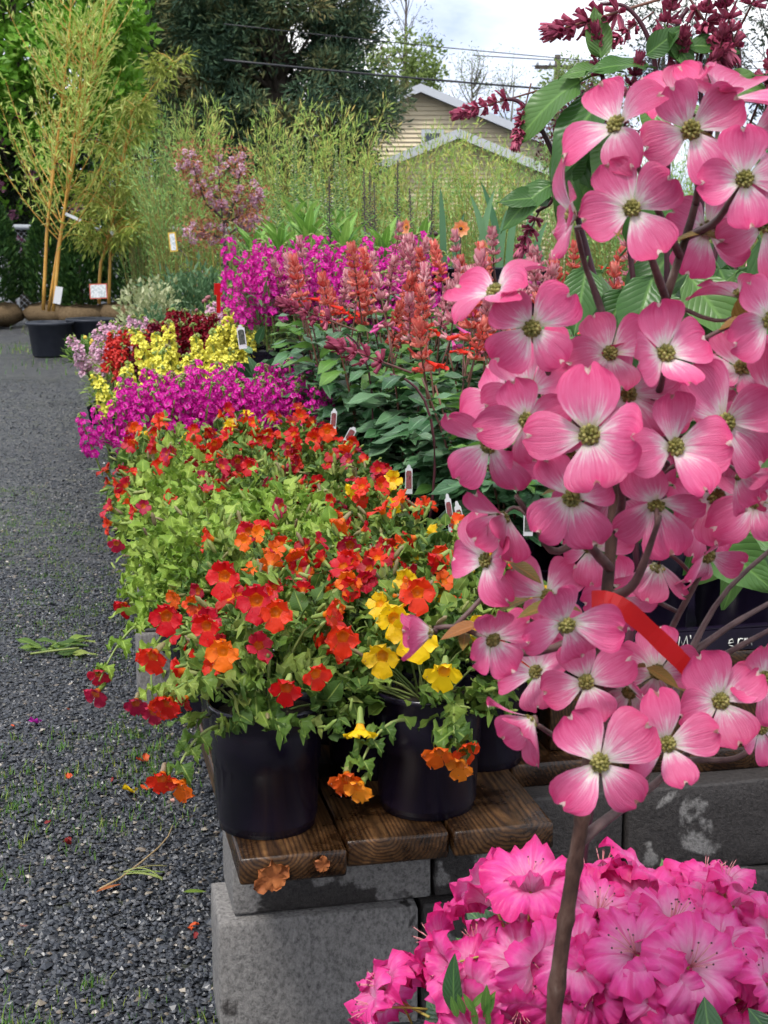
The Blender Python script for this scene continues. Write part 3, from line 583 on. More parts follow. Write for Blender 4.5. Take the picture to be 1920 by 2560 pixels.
for j, (px, pyb, W, pt, lab) in enumerate(((-12, 790, .80, 500, 'arborvitae cut off by the left edge of the picture'), (128, 790, .78, 520, 'arborvitae directly behind the three yellow bamboo canes'), (205, 792, .72, 540, 'arborvitae between the bamboo canes and the bent bamboo stems'), (305, 790, .78, 515, 'arborvitae to the right of the bent bamboo stems'), (385, 790, .75, 545, 'last arborvitae of the row, half behind the low shrubs'))):
    arborvitae(px, pyb, 22.6 + .15*(j % 2), W, pt, lab, 60+j)
# ------------------------------------------------------------------ potted bamboos
G['cane'] = noisemat('golden_cane', [(.3, (.46, .22, .04)), (.7, (.62, .36, .085))], 6., 3, .45)
G['bam_leaf'] = islandmat('golden_willow_leaf', [(0, (.30, .44, .08)), (.55, (.48, .60, .14)), (1, (.68, .70, .25))], .5, .35)
G['bam_leaf2'] = islandmat('bamboo_leaf', [(0, (.18, .26, .04)), (.6, (.32, .38, .06)), (1, (.54, .56, .16))], .5, .35)
G['white_card'] = plain('white_card', (.62, .63, .65), .5)
G['red_edge'] = plain('red_print', (.50, .10, .06), .5)
G['print_grey'] = noisemat('faint_print', [(.45, (.70, .71, .73)), (.55, (.45, .50, .52))], 40., 2, .5, 0.)
NARROW = diamond(.10, .021, .25)
def canes(root, paths, q, nl, lm, spread, side=14, r0=.022, hang=0.):
    wood, lp, ld = [], [], []
    for ci, pts in enumerate(paths):
        pts = np.asarray(pts, float); n = 14; tt = np.linspace(0, len(pts)-1, n); pp_ = np.stack([np.interp(tt, range(len(pts)), pts[:, i]) for i in range(3)], -1)
        ob('cane', mesh('cane', tube(pp_, np.linspace(r0, r0*.3, n), 8), G['cane']), root)
        for _ in range(side):
            f = q.uniform(.2, .97); b0 = np.array([np.interp(f*(n-1), range(n), pp_[:, i]) for i in range(3)]); a = q.uniform(0, 6.28); l = spread*q.uniform(.5, 1.15)*(1.25-f)
            dirv = np.array([math.cos(a)*.75, math.sin(a)*.75, 1.15-hang]); e = b0 + dirv*l; mid = b0 + dirv*l*.5 + np.array([math.cos(a)*l*.12, math.sin(a)*l*.12, -.06*l+hang*.5*l])
            br = bez(b0, mid, e, 9); wood.append(tube(br, np.linspace(.0075, .002, 9), 4, 0, False))
            for j in range(nl):
                g = q.uniform(.12, 1); pb_ = np.array([np.interp(g*8, range(9), br[:, i]) for i in range(3)]); dv = unit((e-b0)*.5/max(l, .01) + q.normal(size=3)*.55 + np.array([0, 0, .2-1.2*hang]))
                if q.uniform() < .55:
                    tw = pb_ + dv*q.uniform(.08, .26); pb_ = pb_ + (tw-pb_)*q.uniform(.3, 1)
                lp.append(pb_); ld.append(dv)
    lp, ld = np.array(lp), np.array(ld); k = len(lp)
    ob('twig', mesh('twig', join(wood), G['cane']), root, kind='stuff')
    ob('foliage', mesh('foliage', scatter(diamond(.095, .018, .25), frames(ld, q.normal(size=(k, 3)))*q.uniform(.65, 1.35, k)[:, None, None], lp), lm, False), root, kind='stuff')
YB = 17.6; c = P(127, 872, YB); q = rs(71)
root = thing('potted_bamboo', 'three golden bamboo canes with airy yellow-green leaves in a wide black pot', 'bamboo', (c[0], YB, 0))
bp = lathe([(.001, .004), (.205, .004), (.205, 0), (.215, .01), (.255, .36), (.275, .365), (.285, .39), (.275, .40), (.262, .395), (.25, .36), (.001, .35)], 30)
ob('pot', mesh('pot', bp, G['pot_blue']), root)
def lp_(px, py, dy=0.): p = P(px, py, YB+dy); return (p[0]-c[0], dy, p[2])
canes(root, [[lp_(108, 775), lp_(118, 560), lp_(150, 300), lp_(172, 100), lp_(185, -140)],
             [lp_(122, 778, .05), lp_(145, 620, .05), lp_(175, 450, .05), lp_(225, 230, .05), lp_(265, 20, .05), (lp_(280, -160, .05))],
             [lp_(133, 778, -.05), lp_(150, 600, -.05), lp_(176, 420, -.03), lp_(190, 300, 0), lp_(215, 60, 0)]], q, 38, G['bam_leaf'], 1.15, 32)
def card(name, label, p_c, wd_, hg, n, mats, roll=0.):
    rt = thing(name, label, 'tag', p_c); A = frame_z(n, roll)
    ob('card', mesh('card', box(-wd_/2, wd_/2, -hg/2, hg/2, -.002, .0), mats[0], False), rt, M4(A, (0, 0, 0)))
    if len(mats) > 1: ob('print', mesh('print', box(-wd_/2+.012, wd_/2-.012, -hg/2+.012, hg/2-.012, .0005, .002), mats[1], False), rt, M4(A, (0, 0, 0)))
    return rt
card('price_tag', 'white card leaning against the bamboo canes in the wide pot', P(145, 738, YB-.1), .085, .20, (.3, -1, .1), [G['white_card']], -.2)
card('plant_tag', 'white strip tag hanging from the tallest bamboo cane', P(183, 543, YB-.05), .20, .035, (0, -1, .1), [G['white_card']], -.42)
c2 = P(228, 850, 17.9); q = rs(72)
root = thing('potted_weeping_bamboo', 'two bent bamboo stems with drooping foliage in a dark pot beside the bench', 'bamboo', (c2[0], 17.9, 0))
ob('pot', mesh('pot', bp, G['pot_blue']), root, M4(np.eye(3)*1.05, (0, 0, 0)))
def lq(px, py, dy=0.): p = P(px, py, 17.9+dy); return (p[0]-c2[0], dy, p[2])
canes(root, [[lq(248, 760), lq(249, 665), lq(262, 630), lq(275, 570), lq(284, 520), lq(297, 430), lq(330, 290), lq(400, 190), lq(470, 130)],
             [lq(272, 760, .04), lq(275, 650, .04), lq(280, 560, .04), lq(300, 440, .04), lq(330, 300), lq(325, 270)]], q, 70, G['bam_leaf2'], .9, 38, .02, .8)
card('plant_tag', 'white curled tag tied round the bent bamboo stems', P(283, 585, 17.8), .05, .12, (.2, -1, .1), [G['white_card']], .5)
card('sign_card', 'white sign card with red border standing in the dark pot', P(246, 728, 17.2), .20, .17, (.1, -1, .1), [G['red_edge'], G['print_grey']], .03)
# ------------------------------------------------------------------ feathery willow and bamboo shrubs behind the benches
def feathery(name, seed, H, W, lm, nst, nl, leaf):
    q = rs(seed); wood, lp, ld = [], [], []
    for i in range(nst):
        a = q.uniform(0, 6.28); rd = W*.5*q.uniform(.15, 1); e = np.array([math.cos(a)*rd, math.sin(a)*rd, H*q.uniform(.65, 1.05)]); b0 = np.array([math.cos(a)*rd*.2, math.sin(a)*rd*.2, 0])
        pts = bez(b0, b0+np.array([0, 0, e[2]*.6])+(e-b0)*.15, e, 8); wood.append(tube(pts, np.linspace(.007, .002, 8), 3, 0, False))
        for j in range(nl):
            g = q.uniform(.15, 1)**.8; pb_ = np.array([np.interp(g*7, range(8), pts[:, k_]) for k_ in range(3)]); dv = unit(np.array([math.cos(a), math.sin(a), .9])*.5+q.normal(size=3)*.7+np.array([0, 0, .35])); pb_ = pb_ + dv*q.uniform(0, .12); lp.append(pb_); ld.append(dv)
    lp, ld = np.array(lp), np.array(ld); k = len(lp)
    return mesh('stems', join(wood), G['cane_green']), mesh('foliage', scatter(leaf, frames(ld, q.normal(size=(k, 3)))*q.uniform(.6, 1.3, k)[:, None, None], lp), lm, False)
G['cane_green'] = islandmat('olive_stem', [(0, (.20, .19, .05)), (1, (.36, .27, .07))], .5, 0.)
G['feath1'] = islandmat('feathery_leaf', [(0, (.20, .36, .07)), (.5, (.40, .54, .13)), (.85, (.58, .64, .18)), (1, (.72, .56, .18))], .5, .35)
G['feath2'] = islandmat('feathery_green_leaf', [(0, (.13, .29, .08)), (.6, (.27, .45, .13)), (1, (.46, .60, .20))], .5, .35)
FE = [feathery('f', 80, 1.9, 1.3, G['feath1'], 34, 52, diamond(.085, .013, .25)), feathery('f', 81, 1.9, 1.0, G['feath1'], 30, 52, diamond(.085, .013, .25)), feathery('f', 82, 1.8, 1.2, G['feath2'], 40, 50, diamond(.06, .011, .2)), feathery('f', 83, 1.7, 1.4, G['feath2'], 44, 54, diamond(.06, .012, .2))]
q = rs(84); wc = {}
spots = []
for row, (Yd, n, xa, xb) in enumerate(((16.8, 12, 390, 1800), (18.3, 14, 300, 2000), (20.0, 14, 330, 2080))):
    for i in range(n): spots.append((xa+(xb-xa)*(i+.5)/n+q.uniform(-25, 25), Yd+q.uniform(-.3, .3), row))
for (px, Yd, row) in spots:
    if q.uniform() < .22 and px < 1400: continue
    p = P(px, 560, Yd); yel = 480 < px < 1250 and row > 0; k = q.randint(2) if yel else 2+q.randint(2)
    top = np.interp(px, [300, 420, 560, 700, 850, 950, 1050, 1150, 1300, 1560, 2000], [190, 270, 315, 300, 310, 350, 360, 365, 345, 330, 320]) + q.uniform(-30, 75)
    Hs = P(px, top, Yd)[2]/1.85*(.86 if row == 0 else 1.)
    wc[row] = wc.get(row, 0)+1; nm = 'yellow_willow' if yel else 'green_willow'; lab = 'feathery %s willow shrub, %s row behind the benches, %s from the bamboo' % ('yellow-green' if yel else 'mid-green', ('nearest', 'middle', 'farthest')[row], ORD[wc[row]-1])
    rt = tag(ob(nm, None, None, M4(rotz(q.uniform(0, 6.28))*np.array([1, 1, Hs]), (p[0], Yd, 0))), lab, 'shrub', 'willow shrubs behind the benches')
    ob('stems', FE[k][0], rt, kind='stuff'); ob('foliage', FE[k][1], rt, kind='stuff')
# pink flowering crab-apple with bronze leaves
q = rs(90); YC = 14.5; c = P(560, 620, YC); root = thing('crabapple_tree', 'young crab-apple with pink blossom and bronze leaves before the willows', 'tree', (c[0], YC, 0))
def lc(px, py, dy=0.): p = P(px, py, YC+dy); return np.array((p[0]-c[0], dy, p[2]))
limbs = [[lc(566, 800), lc(562, 620), lc(555, 540), lc(548, 450), lc(545, 370)], [lc(560, 560), lc(590, 500), lc(600, 430), lc(592, 385, .1)], [lc(556, 545), lc(515, 510), lc(490, 440, -.1), lc(475, 380, -.1)], [lc(552, 500), lc(500, 470, .1), lc(480, 420, .1), lc(455, 385)], [lc(562, 560), lc(620, 530, .1), lc(640, 480)], [lc(560, 600), lc(520, 580), lc(480, 570, -.1)], [lc(564, 590), lc(610, 560), lc(650, 545, -.1)]]
wood, pts = [], []
for L_ in limbs:
    L_ = np.array(L_); n = 10; tt = np.linspace(0, len(L_)-1, n); pp_ = np.stack([np.interp(tt, range(len(L_)), L_[:, i]) for i in range(3)], -1); wood.append(tube(pp_, np.linspace(.02 if L_ is limbs[0] else .013, .004, n), 5)); pts += [p for p in pp_[3:]]
ob('trunk', mesh('trunk', join(wood), G['bark']), root); pts = np.array(pts)
G['crab_pink'] = islandmat('crabapple_blossom', [(0, (.50, .20, .30)), (1, (.82, .60, .70))], .5, .3); G['crab_leaf'] = islandmat('bronze_leaf', [(0, (.26, .09, .05)), (.6, (.44, .17, .08)), (1, (.36, .30, .11))], .5, .3)
fl = scatter(diamond(.035, .03, .4), frames(rdir(q, 26), rdir(q, 26)), rdir(q, 26)*.035); fme = mesh('blossom', fl, G['crab_pink'], False)
for i in range(130):
    p = pts[q.randint(len(pts))]; 
    if p[2] < lc(500, 390)[2]: ob('blossom', fme, root, M4(rotz(q.uniform(0, 6)), p+q.normal(size=3)*.04, q.uniform(.5, .95)))
k = 1700; p = pts[q.randint(len(pts), size=k)] + q.normal(size=(k, 3))*.075; ob('foliage', mesh('foliage', scatter(diamond(.05, .022, .2), frames(rdir(q, k), rdir(q, k)), p), G['crab_leaf'], False), root, kind='stuff')
# ================================================================== bench of planks on concrete blocks
m, ns, ls = newmat('wet_plank'); t = ns.new('ShaderNodeTexCoord'); oi = ns.new('ShaderNodeObjectInfo')
mp = N(ns, 'ShaderNodeMapping', {'Scale': (1, .10, 1)}); ls.new(t.outputs['Object'], mp.inputs[0])
off = N(ns, 'ShaderNodeVectorMath', operation='ADD'); ls.new(mp.outputs[0], off.inputs[0])
ro = N(ns, 'ShaderNodeCombineXYZ'); ls.new(mth(ns, ls, 'MULTIPLY', mth(ns, ls, 'SUBTRACT', oi.outputs['Random'], .5), .12), ro.inputs[0]); ro.inputs[2].default_value = -.055; ls.new(mth(ns, ls, 'MULTIPLY', oi.outputs['Random'], 5.), ro.inputs[1]); ls.new(ro.outputs[0], off.inputs[1])
nz_ = N(ns, 'ShaderNodeTexNoise', {'Scale': 7., 'Detail': 4.}); ls.new(off.outputs[0], nz_.inputs['Vector'])
sp = ns.new('ShaderNodeSeparateXYZ'); ls.new(off.outputs[0], sp.inputs[0])
rad_ = mth(ns, ls, 'SQRT', mth(ns, ls, 'ADD', mth(ns, ls, 'POWER', sp.outputs[0], 2.), mth(ns, ls, 'POWER', sp.outputs[2], 2.)))
rad_ = mth(ns, ls, 'ADD', rad_, mth(ns, ls, 'MULTIPLY', nz_.outputs[0], .075))
ring = mth(ns, ls, 'FRACT', mth(ns, ls, 'MULTIPLY', rad_, 135.))
ring = mth(ns, ls, 'POWER', mth(ns, ls, 'ABSOLUTE', mth(ns, ls, 'SUBTRACT', mth(ns, ls, 'MULTIPLY', ring, 2.), 1.)), 1.4)
wr_ = ramp(ns, [(0, (.105, .052, .020)), (.55, (.066, .031, .012)), (1, (.022, .010, .006))]); ls.new(ring, wr_.inputs[0])
st = N(ns, 'ShaderNodeTexNoise', {'Scale': 9., 'Detail': 6., 'Roughness': .65}); ls.new(t.outputs['Object'], st.inputs['Vector'])
sr = ramp(ns, [(.38, (.20, .17, .17)), (.55, (.85, .85, .85)), (.72, (1.6, 1.6, 1.5))]); ls.new(st.outputs[0], sr.inputs[0])
c = mixc(ns, ls, 1., wr_.outputs[0], sr.outputs[0], 'MULTIPLY')
rg = ramp(ns, [(.35, (.16, .16, .16)), (.7, (.55, .55, .55))]); ls.new(st.outputs[0], rg.inputs[0])
fb = N(ns, 'ShaderNodeTexNoise', {'Scale': 60., 'Detail': 5., 'Roughness': .7}); ls.new(mp.outputs[0], fb.inputs['Vector']); fbr = ramp(ns, [(.35, (.45, .45, .45)), (.65, (1.35, 1.3, 1.25))]); ls.new(fb.outputs[0], fbr.inputs[0]); c = mixc(ns, ls, 1., c, fbr.outputs[0], 'MULTIPLY')
G['plank'] = finish(m, ns, ls, c, rg.outputs[0], 0., fb.outputs[0], .4, .6, .002)
BM = np.stack([v_, u_, np.array([0, 0, 1.])], -1)
bench = thing('plank_bench', 'long low bench of wet brown planks laid across concrete blocks', 'bench', B(0, 0, 0))
bench_M = M4(np.eye(3), B(0, 0, 0))
r = rs(100)
def plank(parent, s0, s1, t0, wd_, seed, zt=0., th=.05):
    L_ = s1-s0; tt = bevbox(wd_, L_, th, .006, seed, .0008, 2, 0)
    p = B((s0+s1)/2, t0+wd_/2, zt-th/2) - B(0, 0, 0); return ob('plank', mesh('plank', tt, G['plank']), parent, M4(BM@rotz(r.normal()*.001), p))
for i in range(9):
    for j, (a, b_) in enumerate(((0, 3.55), (3.56, 7.1), (7.11, 10.6))):
        s0 = a if j else (0., .035, .03, .33, .35, .33, .34, .33, .35)[i]
        plank(bench, s0, b_, i*.196+r.uniform(0, .004), .188, i*5+j, r.uniform(-.002, .002))
# dark split in the second plank's end
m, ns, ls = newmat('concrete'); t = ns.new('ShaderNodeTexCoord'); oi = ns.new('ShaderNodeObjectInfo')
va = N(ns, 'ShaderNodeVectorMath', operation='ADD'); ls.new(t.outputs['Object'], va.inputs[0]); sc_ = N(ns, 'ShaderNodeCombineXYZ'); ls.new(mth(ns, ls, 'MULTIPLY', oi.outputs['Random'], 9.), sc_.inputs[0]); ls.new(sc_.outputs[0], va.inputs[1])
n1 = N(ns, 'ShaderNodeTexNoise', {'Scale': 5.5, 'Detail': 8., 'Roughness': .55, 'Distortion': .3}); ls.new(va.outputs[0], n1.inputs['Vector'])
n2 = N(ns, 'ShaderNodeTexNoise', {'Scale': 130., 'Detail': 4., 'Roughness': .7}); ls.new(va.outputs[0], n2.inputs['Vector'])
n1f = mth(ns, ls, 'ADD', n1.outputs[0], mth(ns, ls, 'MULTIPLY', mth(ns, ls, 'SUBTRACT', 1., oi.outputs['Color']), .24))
wet = ramp(ns, [(.575, (0, 0, 0)), (.60, (1, 1, 1))]); ls.new(n1f, wet.inputs[0])  # damp patches, widened by the object colour to paint in shade too
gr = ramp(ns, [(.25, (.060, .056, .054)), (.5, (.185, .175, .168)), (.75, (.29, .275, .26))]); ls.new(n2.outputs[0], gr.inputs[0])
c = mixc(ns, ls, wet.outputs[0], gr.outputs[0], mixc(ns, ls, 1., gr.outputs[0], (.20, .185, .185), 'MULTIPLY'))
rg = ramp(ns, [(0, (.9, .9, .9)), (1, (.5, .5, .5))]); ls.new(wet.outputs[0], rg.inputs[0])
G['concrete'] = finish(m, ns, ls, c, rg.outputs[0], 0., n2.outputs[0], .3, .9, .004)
BLK = mesh('concrete_block', bevbox(.39, .19, .188, .006, 3, .0012, 2, 3), G['concrete'])
def block(s, t_, z, label, yaw=0., end=False, wet_and_shade=0.):
    A = BM@rotz(yaw + (math.pi/2 if end else 0)); hx, hy = (.095, .195) if end else (.195, .095)
    p = O_ + u_*(s+hy) + v_*(t_+hx); tag(ob('concrete_block', BLK, None, M4(A, (p[0], p[1], z+.095)) if z > 0 else M4(A*np.array([1, 1, .262/.19]), (p[0], p[1], z+.1305))), label, 'concrete block', 'concrete blocks under the bench').color = (1-wet_and_shade, 1-wet_and_shade, 1-wet_and_shade, 1)
s0, t0 = toB(PZ(585, 2297, .23)); s1, t1 = toB(PZ(556, 2330, .23))
for i, w_ in enumerate(('at the path corner', 'second from the path corner', 'third from the path corner', 'fourth from the path corner')):
    block(s0+r.uniform(0, .006), t0+i*.398, .232, 'grey block of the upper course at the bench end, ' + w_, .0, False, (.3, 2.2, 2.2, .6)[i])  # second and third darkened all over: damp plus shade put into the colour
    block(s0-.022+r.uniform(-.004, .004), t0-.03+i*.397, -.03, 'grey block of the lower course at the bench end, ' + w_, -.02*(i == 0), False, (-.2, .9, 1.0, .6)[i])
s2, t2 = toB(PZ(358, 1752, 0.))
block(s2, t2+.0, .232, 'upper block of the second support along the path', .0, False); block(s2-.01, t2-.012, -.03, 'lower block of the second support along the path', .0, False)
block(s2+.01, t2+.40, .232, 'upper inner block of the second support, under the hanging flowers'); block(s2, t2+.39, -.03, 'lower inner block of the second support, under the hanging flowers')
for k_, ss in enumerate((4.3, 6.4, 8.6)):
    for z_, w_ in ((.232, 'upper'), (-.03, 'lower')): block(ss, .02, z_, w_+' block of the '+('third', 'fourth', 'fifth')[k_]+' support along the path')
G['dried'] = noisemat('dried_petal', [(.3, (.16, .04, .012)), (.7, (.42, .14, .04))], 40., 4, .7, .6)
# ------------------------------------------------------------------ monkey flowers in rows
A_pos, B_pos = PZ(668, 2052, BENCH_Z), PZ(1068, 2008, BENCH_Z)
def toA(p): return np.asarray(p)-A_pos
hang = [P(455, 1850, 2.40), P(410, 1880, 2.33), P(430, 1945, 2.30)]
monkey_plant('monkey flower with red and orange blooms in the black pot at the near plank corner', A_pos, 201, [RED, OR_RED, RED, DRED, RED], 13, 0., 130, .160, .215,
   trail=[(toA(P(545, 1815, 2.44)), toA(P(480, 1830, 2.38)), toA(P(440, 1935, 2.33)), [ORANGE, OR_RED]), (toA(P(560, 1690, 2.44)), toA(P(480, 1690, 2.36)), toA(P(425, 1730, 2.32)), [OR_RED, RED])],
   extra=[(*toA(P(415, 1540, 2.42))[[0, 2, 1]], (-.1, -1, .05), RED, 1.15), (*toA(P(556, 1628, 2.30))[[0, 2, 1]], (-.1, -1, .1), ORANGE, 1.1), (*toA(P(515, 1565, 2.34))[[0, 2, 1]], (-.3, -1, .1), OR_RED, 1.),
          (*toA(P(857, 1592, 2.34))[[0, 2, 1]], (0, -1, -.05), OR_RED, 1.15), (*toA(P(715, 1720, 2.28))[[0, 2, 1]], (-.1, -1, -.25), OR_RED, 1.1), (*toA(P(640, 1500, 2.38))[[0, 2, 1]], (-.1, -1, .3), RED, 1.3), (*toA(P(790, 1685, 2.30))[[0, 2, 1]], (.4, -1, 0), RED, .95),
          (*toA(P(690, 1530, 2.36))[[0, 2, 1]], (.2, -1, .2), OR_RED, 1.1), (*toA(P(560, 1440, 2.45))[[0, 2, 1]], (-.2, -1, .3), RED, 1.2), (*toA(P(380, 1640, 2.36))[[0, 2, 1]], (-.4, -1, -.3), OR_RED, 1.1)])
def toBp(p): return np.asarray(p)-B_pos
monkey_plant('monkey flower with yellow and orange blooms in the second pot from the plank corner', B_pos, 202, [YEL, YEL, ORANGE, OR_RED], 10, 0., 130, .165, .20,
   trail=[(toBp(P(1010, 1800, 2.44)), toBp(P(940, 1800, 2.36)), toBp(P(895, 1930, 2.32)), [AMBER, ORANGE]), (toBp(P(1120, 1800, 2.42)), toBp(P(1135, 1800, 2.34)), toBp(P(1140, 1870, 2.33)), [AMBER, ORANGE, OR_RED])],
   extra=[(*toBp(P(1020, 1580, 2.36))[[0, 2, 1]], (-.2, -1, .2), YEL, 1.3), (*toBp(P(1110, 1680, 2.32))[[0, 2, 1]], (-.1, -1, -.3), YEL, 1.2), (*toBp(P(955, 1640, 2.36))[[0, 2, 1]], (-.3, -1, 0), YEL, 1.2), (*toBp(P(1045, 1480, 2.46))[[0, 2, 1]], (.1, -1, .3), OR_RED, 1.2), (*toBp(P(985, 1545, 2.4))[[0, 2, 1]], (.1, -1, .2), YEL, 1.2),
          (*toBp(P(1045, 1600, 2.3))[[0, 2, 1]], (.2, -1, .1), YEL, 1.25), (*toBp(P(900, 1830, 2.34))[[0, 2, 1]], (.0, -.5, -.8), YEL, 1.1)])
plans = []
for ri in range(1, 10):
    for ci in range(3):
        plans.append((ri, ci))
cn = ['path side', 'second in', 'third in', 'fourth in']
for (ri, ci) in plans:
    s_, t_ = .15+.232*ri+r.uniform(-.02, .02), (.105 if ri < 3 else .055)+.21*ci+r.uniform(-.015, .015)
    bright, nf, cols = 0., 19, [RED, RED, DRED, OR_RED, RED]
    if ri in (3, 4) and ci in (0, 1): bright, nf, cols = 1., 2, [ROSE, ROSE, RED]
    elif ri == 5 and ci in (0, 1): bright, nf, cols = 1., 5, [ROSE, RED, RED, OR_RED]
    elif ri in (6, 7) and ci == 0: bright, nf, cols = .8, 9, [OR_RED, RED, YEL, RED, ROSE]
    elif ri == 1 and ci == 2: nf, cols = 17, [YEL, YEL, OR_RED, RED]
    elif ri == 2 and ci in (2, 3): nf, cols = 17, [DRED, RED, OR_RED, YEL, RED]
    elif ri in (1, 2): nf, cols = 20, [RED, OR_RED, RED, ORANGE, DRED]
    elif ri in (3, 4) and ci >= 2: nf, cols = 17, [RED, DRED, OR_RED, RED, YEL]
    elif ri >= 5: nf, cols = 18, [RED, DRED, RED, OR_RED, ROSE]
    if ri >= 7 and ci <= 1: cols, nf = [YEL, OR_RED, RED, RED, DRED], 17
    tone = {1.: 'fresh green leaves', .8: 'scattered blooms'}.get(bright, 'yellow and red blooms' if YEL in cols and ri < 3 else 'red blooms')
    tr = None
    if ri == 3 and ci == 0: tr = [(np.array([-.1, -.05, .22]), np.array([-.17, -.12, .25]), np.array([-.22, -.20, .12]), [ROSE, ROSE]), (np.array([-.08, -.1, .2]), np.array([-.12, -.2, .22]), np.array([-.10, -.25, .09]), [ROSE, ROSE])]
    if ri == 5 and ci == 0: tr = [(np.array([-.1, -.05, .22]), np.array([-.14, -.1, .26]), np.array([-.16, -.14, .17]), [RED])]
    monkey_plant('monkey flower with %s, %s row from the near end, %s' % (tone, ORD[ri], cn[ci]), B(s_, t_), 300+ri*10+ci, cols, nf, bright, 95, .185 if ci == 0 and ri > 2 else .155, .20+.006*ri, True, (0, 0), tr)
# ------------------------------------------------------------------ stock, snapdragons
def spike(floret, n, L, r0, r1, seed, tip=None, tipn=10, droop=.15):
    q = rs(seed); A, C = [], []
    for i in range(n):
        h = (i+.5)/n; a = i*2.399+q.normal()*.2; d = np.array([math.cos(a), math.sin(a), .25+.6*h-droop]); rr_ = (r0+(r1-r0)*h)*q.uniform(.75, 1.15)
        C.append(np.array([math.cos(a)*rr_, math.sin(a)*rr_, L*h+q.normal()*.004])); A.append(frame_z(unit(d+q.normal(size=3)*.2), q.uniform(0, 6.28))*q.uniform(.8, 1.15)*(1-.35*h))
    ts = [scatter(floret, np.array(A), np.array(C)), tube([(0, 0, -L*.6), (0, 0, L)], .003, 5, 1, False)]
    if tip is not None:
        d = rdir(q, tipn); d[:, 2] = np.abs(d[:, 2]); ts.append(mat_of(scatter(tip, np.array([frame_z(x) for x in d])*.6, d*.008+np.array([0, 0, L])), 1))
    return join(ts)
def stock_floret(seed):
    q = rs(seed); ts = []
    for k_ in range(5): ts.append(xf(lobe_t(.017, .016, .25, -.05, .16, 3, 3, q.uniform(0, 6), 0, 1, .35), M4(rotz(k_*1.2566+q.normal()*.1)@rotx(R_(q.uniform(5, 30))), (0, 0, 0))))
    for k_ in range(4): ts.append(xf(lobe_t(.011, .011, .35, .1, .2, 2, 2, q.uniform(0, 6), .0, .6, .35), M4(rotz(k_*1.57+.6)@rotx(R_(q.uniform(40, 65))), (0, 0, .002))))
    return join(ts)
def veinpetal(name, c0, c1, c2, rough=.5, trans=.3, freq=5.):
    m, ns, ls = newmat(name); uv = ns.new('ShaderNodeUVMap'); sp = ns.new('ShaderNodeSeparateXYZ'); ls.new(uv.outputs[0], sp.inputs[0]); rp = ramp(ns, [(0, c0), (.35, c1), (1, c2)])
    f = mth(ns, ls, 'ADD', sp.outputs[1], mth(ns, ls, 'MULTIPLY', mth(ns, ls, 'SUBTRACT', rnd(ns, ls), .5), .5)); ls.new(f, rp.inputs[0])
    return finish(m, ns, ls, rp.outputs[0], rough, trans, None, .3)
G['magenta'] = veinpetal('magenta_stock', (.88, .42, .70), (.76, .022, .45), (.66, .012, .36)); G['magenta2'] = veinpetal('bright_magenta_stock', (.88, .5, .72), (.80, .035, .48), (.70, .015, .36))
G['stock_leaf'] = islandmat('grey_green_leaf', [(0, (.07, .14, .05)), (1, (.17, .26, .10))], .5, .25)
budb = ball(.006, 5, 3)
STK = [mesh('flower_spike', spike(stock_floret(i), 26, .13, .026, .014, 400+i, budb, 9), [G['magenta'], G['calyx']]) for i in range(3)]
STK2 = [mesh('flower_spike', spike(stock_floret(i+5), 26, .15, .028, .014, 420+i, budb, 9), [G['magenta2'], G['calyx']]) for i in range(3)]
NL = leaf_t(.075, .014, 5, 2, 0, .25, .35, .8)
def leafy(q, n, Rr, z0, z1, leaf, lm, up=.5):
    a = q.uniform(0, 6.28, n); rr_ = Rr*np.sqrt(q.uniform(0, 1, n)); p = np.stack([np.cos(a)*rr_, np.sin(a)*rr_, q.uniform(z0, z1, n)], -1); yv = unit(np.stack([np.cos(a), np.sin(a), np.full(n, up)], -1)+q.normal(size=(n, 3))*.4)
    return mesh('foliage', scatter(leaf, frames(yv, np.tile([0, 0, 1.], (n, 1))+q.normal(size=(n, 3))*.2)*q.uniform(.7, 1.2, n)[:, None, None], p), lm)
SQ = None
def sqpot_t(w=.052, h=.10):
    ts = []; prof = [(w*.78, 0), (w*.95, h*.86), (w*1.0, h*.86), (w*1.02, h), (w*.95, h), (w*.9, h*.84)]
    V, F = [], []
    for (a, z) in prof: V += [(-a, -a, z), (a, -a, z), (a, a, z), (-a, a, z)]
    for i in range(len(prof)-1):
        for j in range(4): F.append((i*4+j, i*4+(j+1) % 4, i*4+4+(j+1) % 4, i*4+4+j))
    F.append((3, 2, 1, 0)); return faces(V, F)
SQPOT = mesh('pot', sqpot_t(), G['pot'], False); SQSOIL = mesh('soil', faces([(-.047, -.047, .085), (.047, -.047, .085), (.047, .047, .085), (-.047, .047, .085)], [(0, 1, 2, 3)]), G['soil'], False)
q = rs(430); STF = [leafy(rs(431+i), 130, .07, .12, .36, NL, G['stock_leaf']) for i in range(3)]
def upright(name, label, cat, p, group, spikes, fol, q, n, spread, h0, h1, sc=1., tilt=.12, ks=1.2):
    root = thing(name, label, cat, p, 0., group, sc); ob('pot', SQPOT, root); ob('soil', SQSOIL, root); ob('foliage', fol[q.randint(len(fol))], root, M4(rotz(q.uniform(0, 6)), (0, 0, 0)), kind='stuff')
    for i in range(n):
        a = i*2.4+q.uniform(0, 1); rr_ = spread*math.sqrt((i+.3)/n); d = unit(np.array([math.cos(a)*rr_*2.2, math.sin(a)*rr_*2.2, 1.])+q.normal(size=3)*tilt)
        ob('flower_spike', spikes[q.randint(len(spikes))], root, M4(frame_z(d, q.uniform(0, 6)), (math.cos(a)*rr_, math.sin(a)*rr_, q.uniform(h0, h1)-.35*rr_), q.uniform(.85, 1.15)*ks))
    return root
q = rs(440)
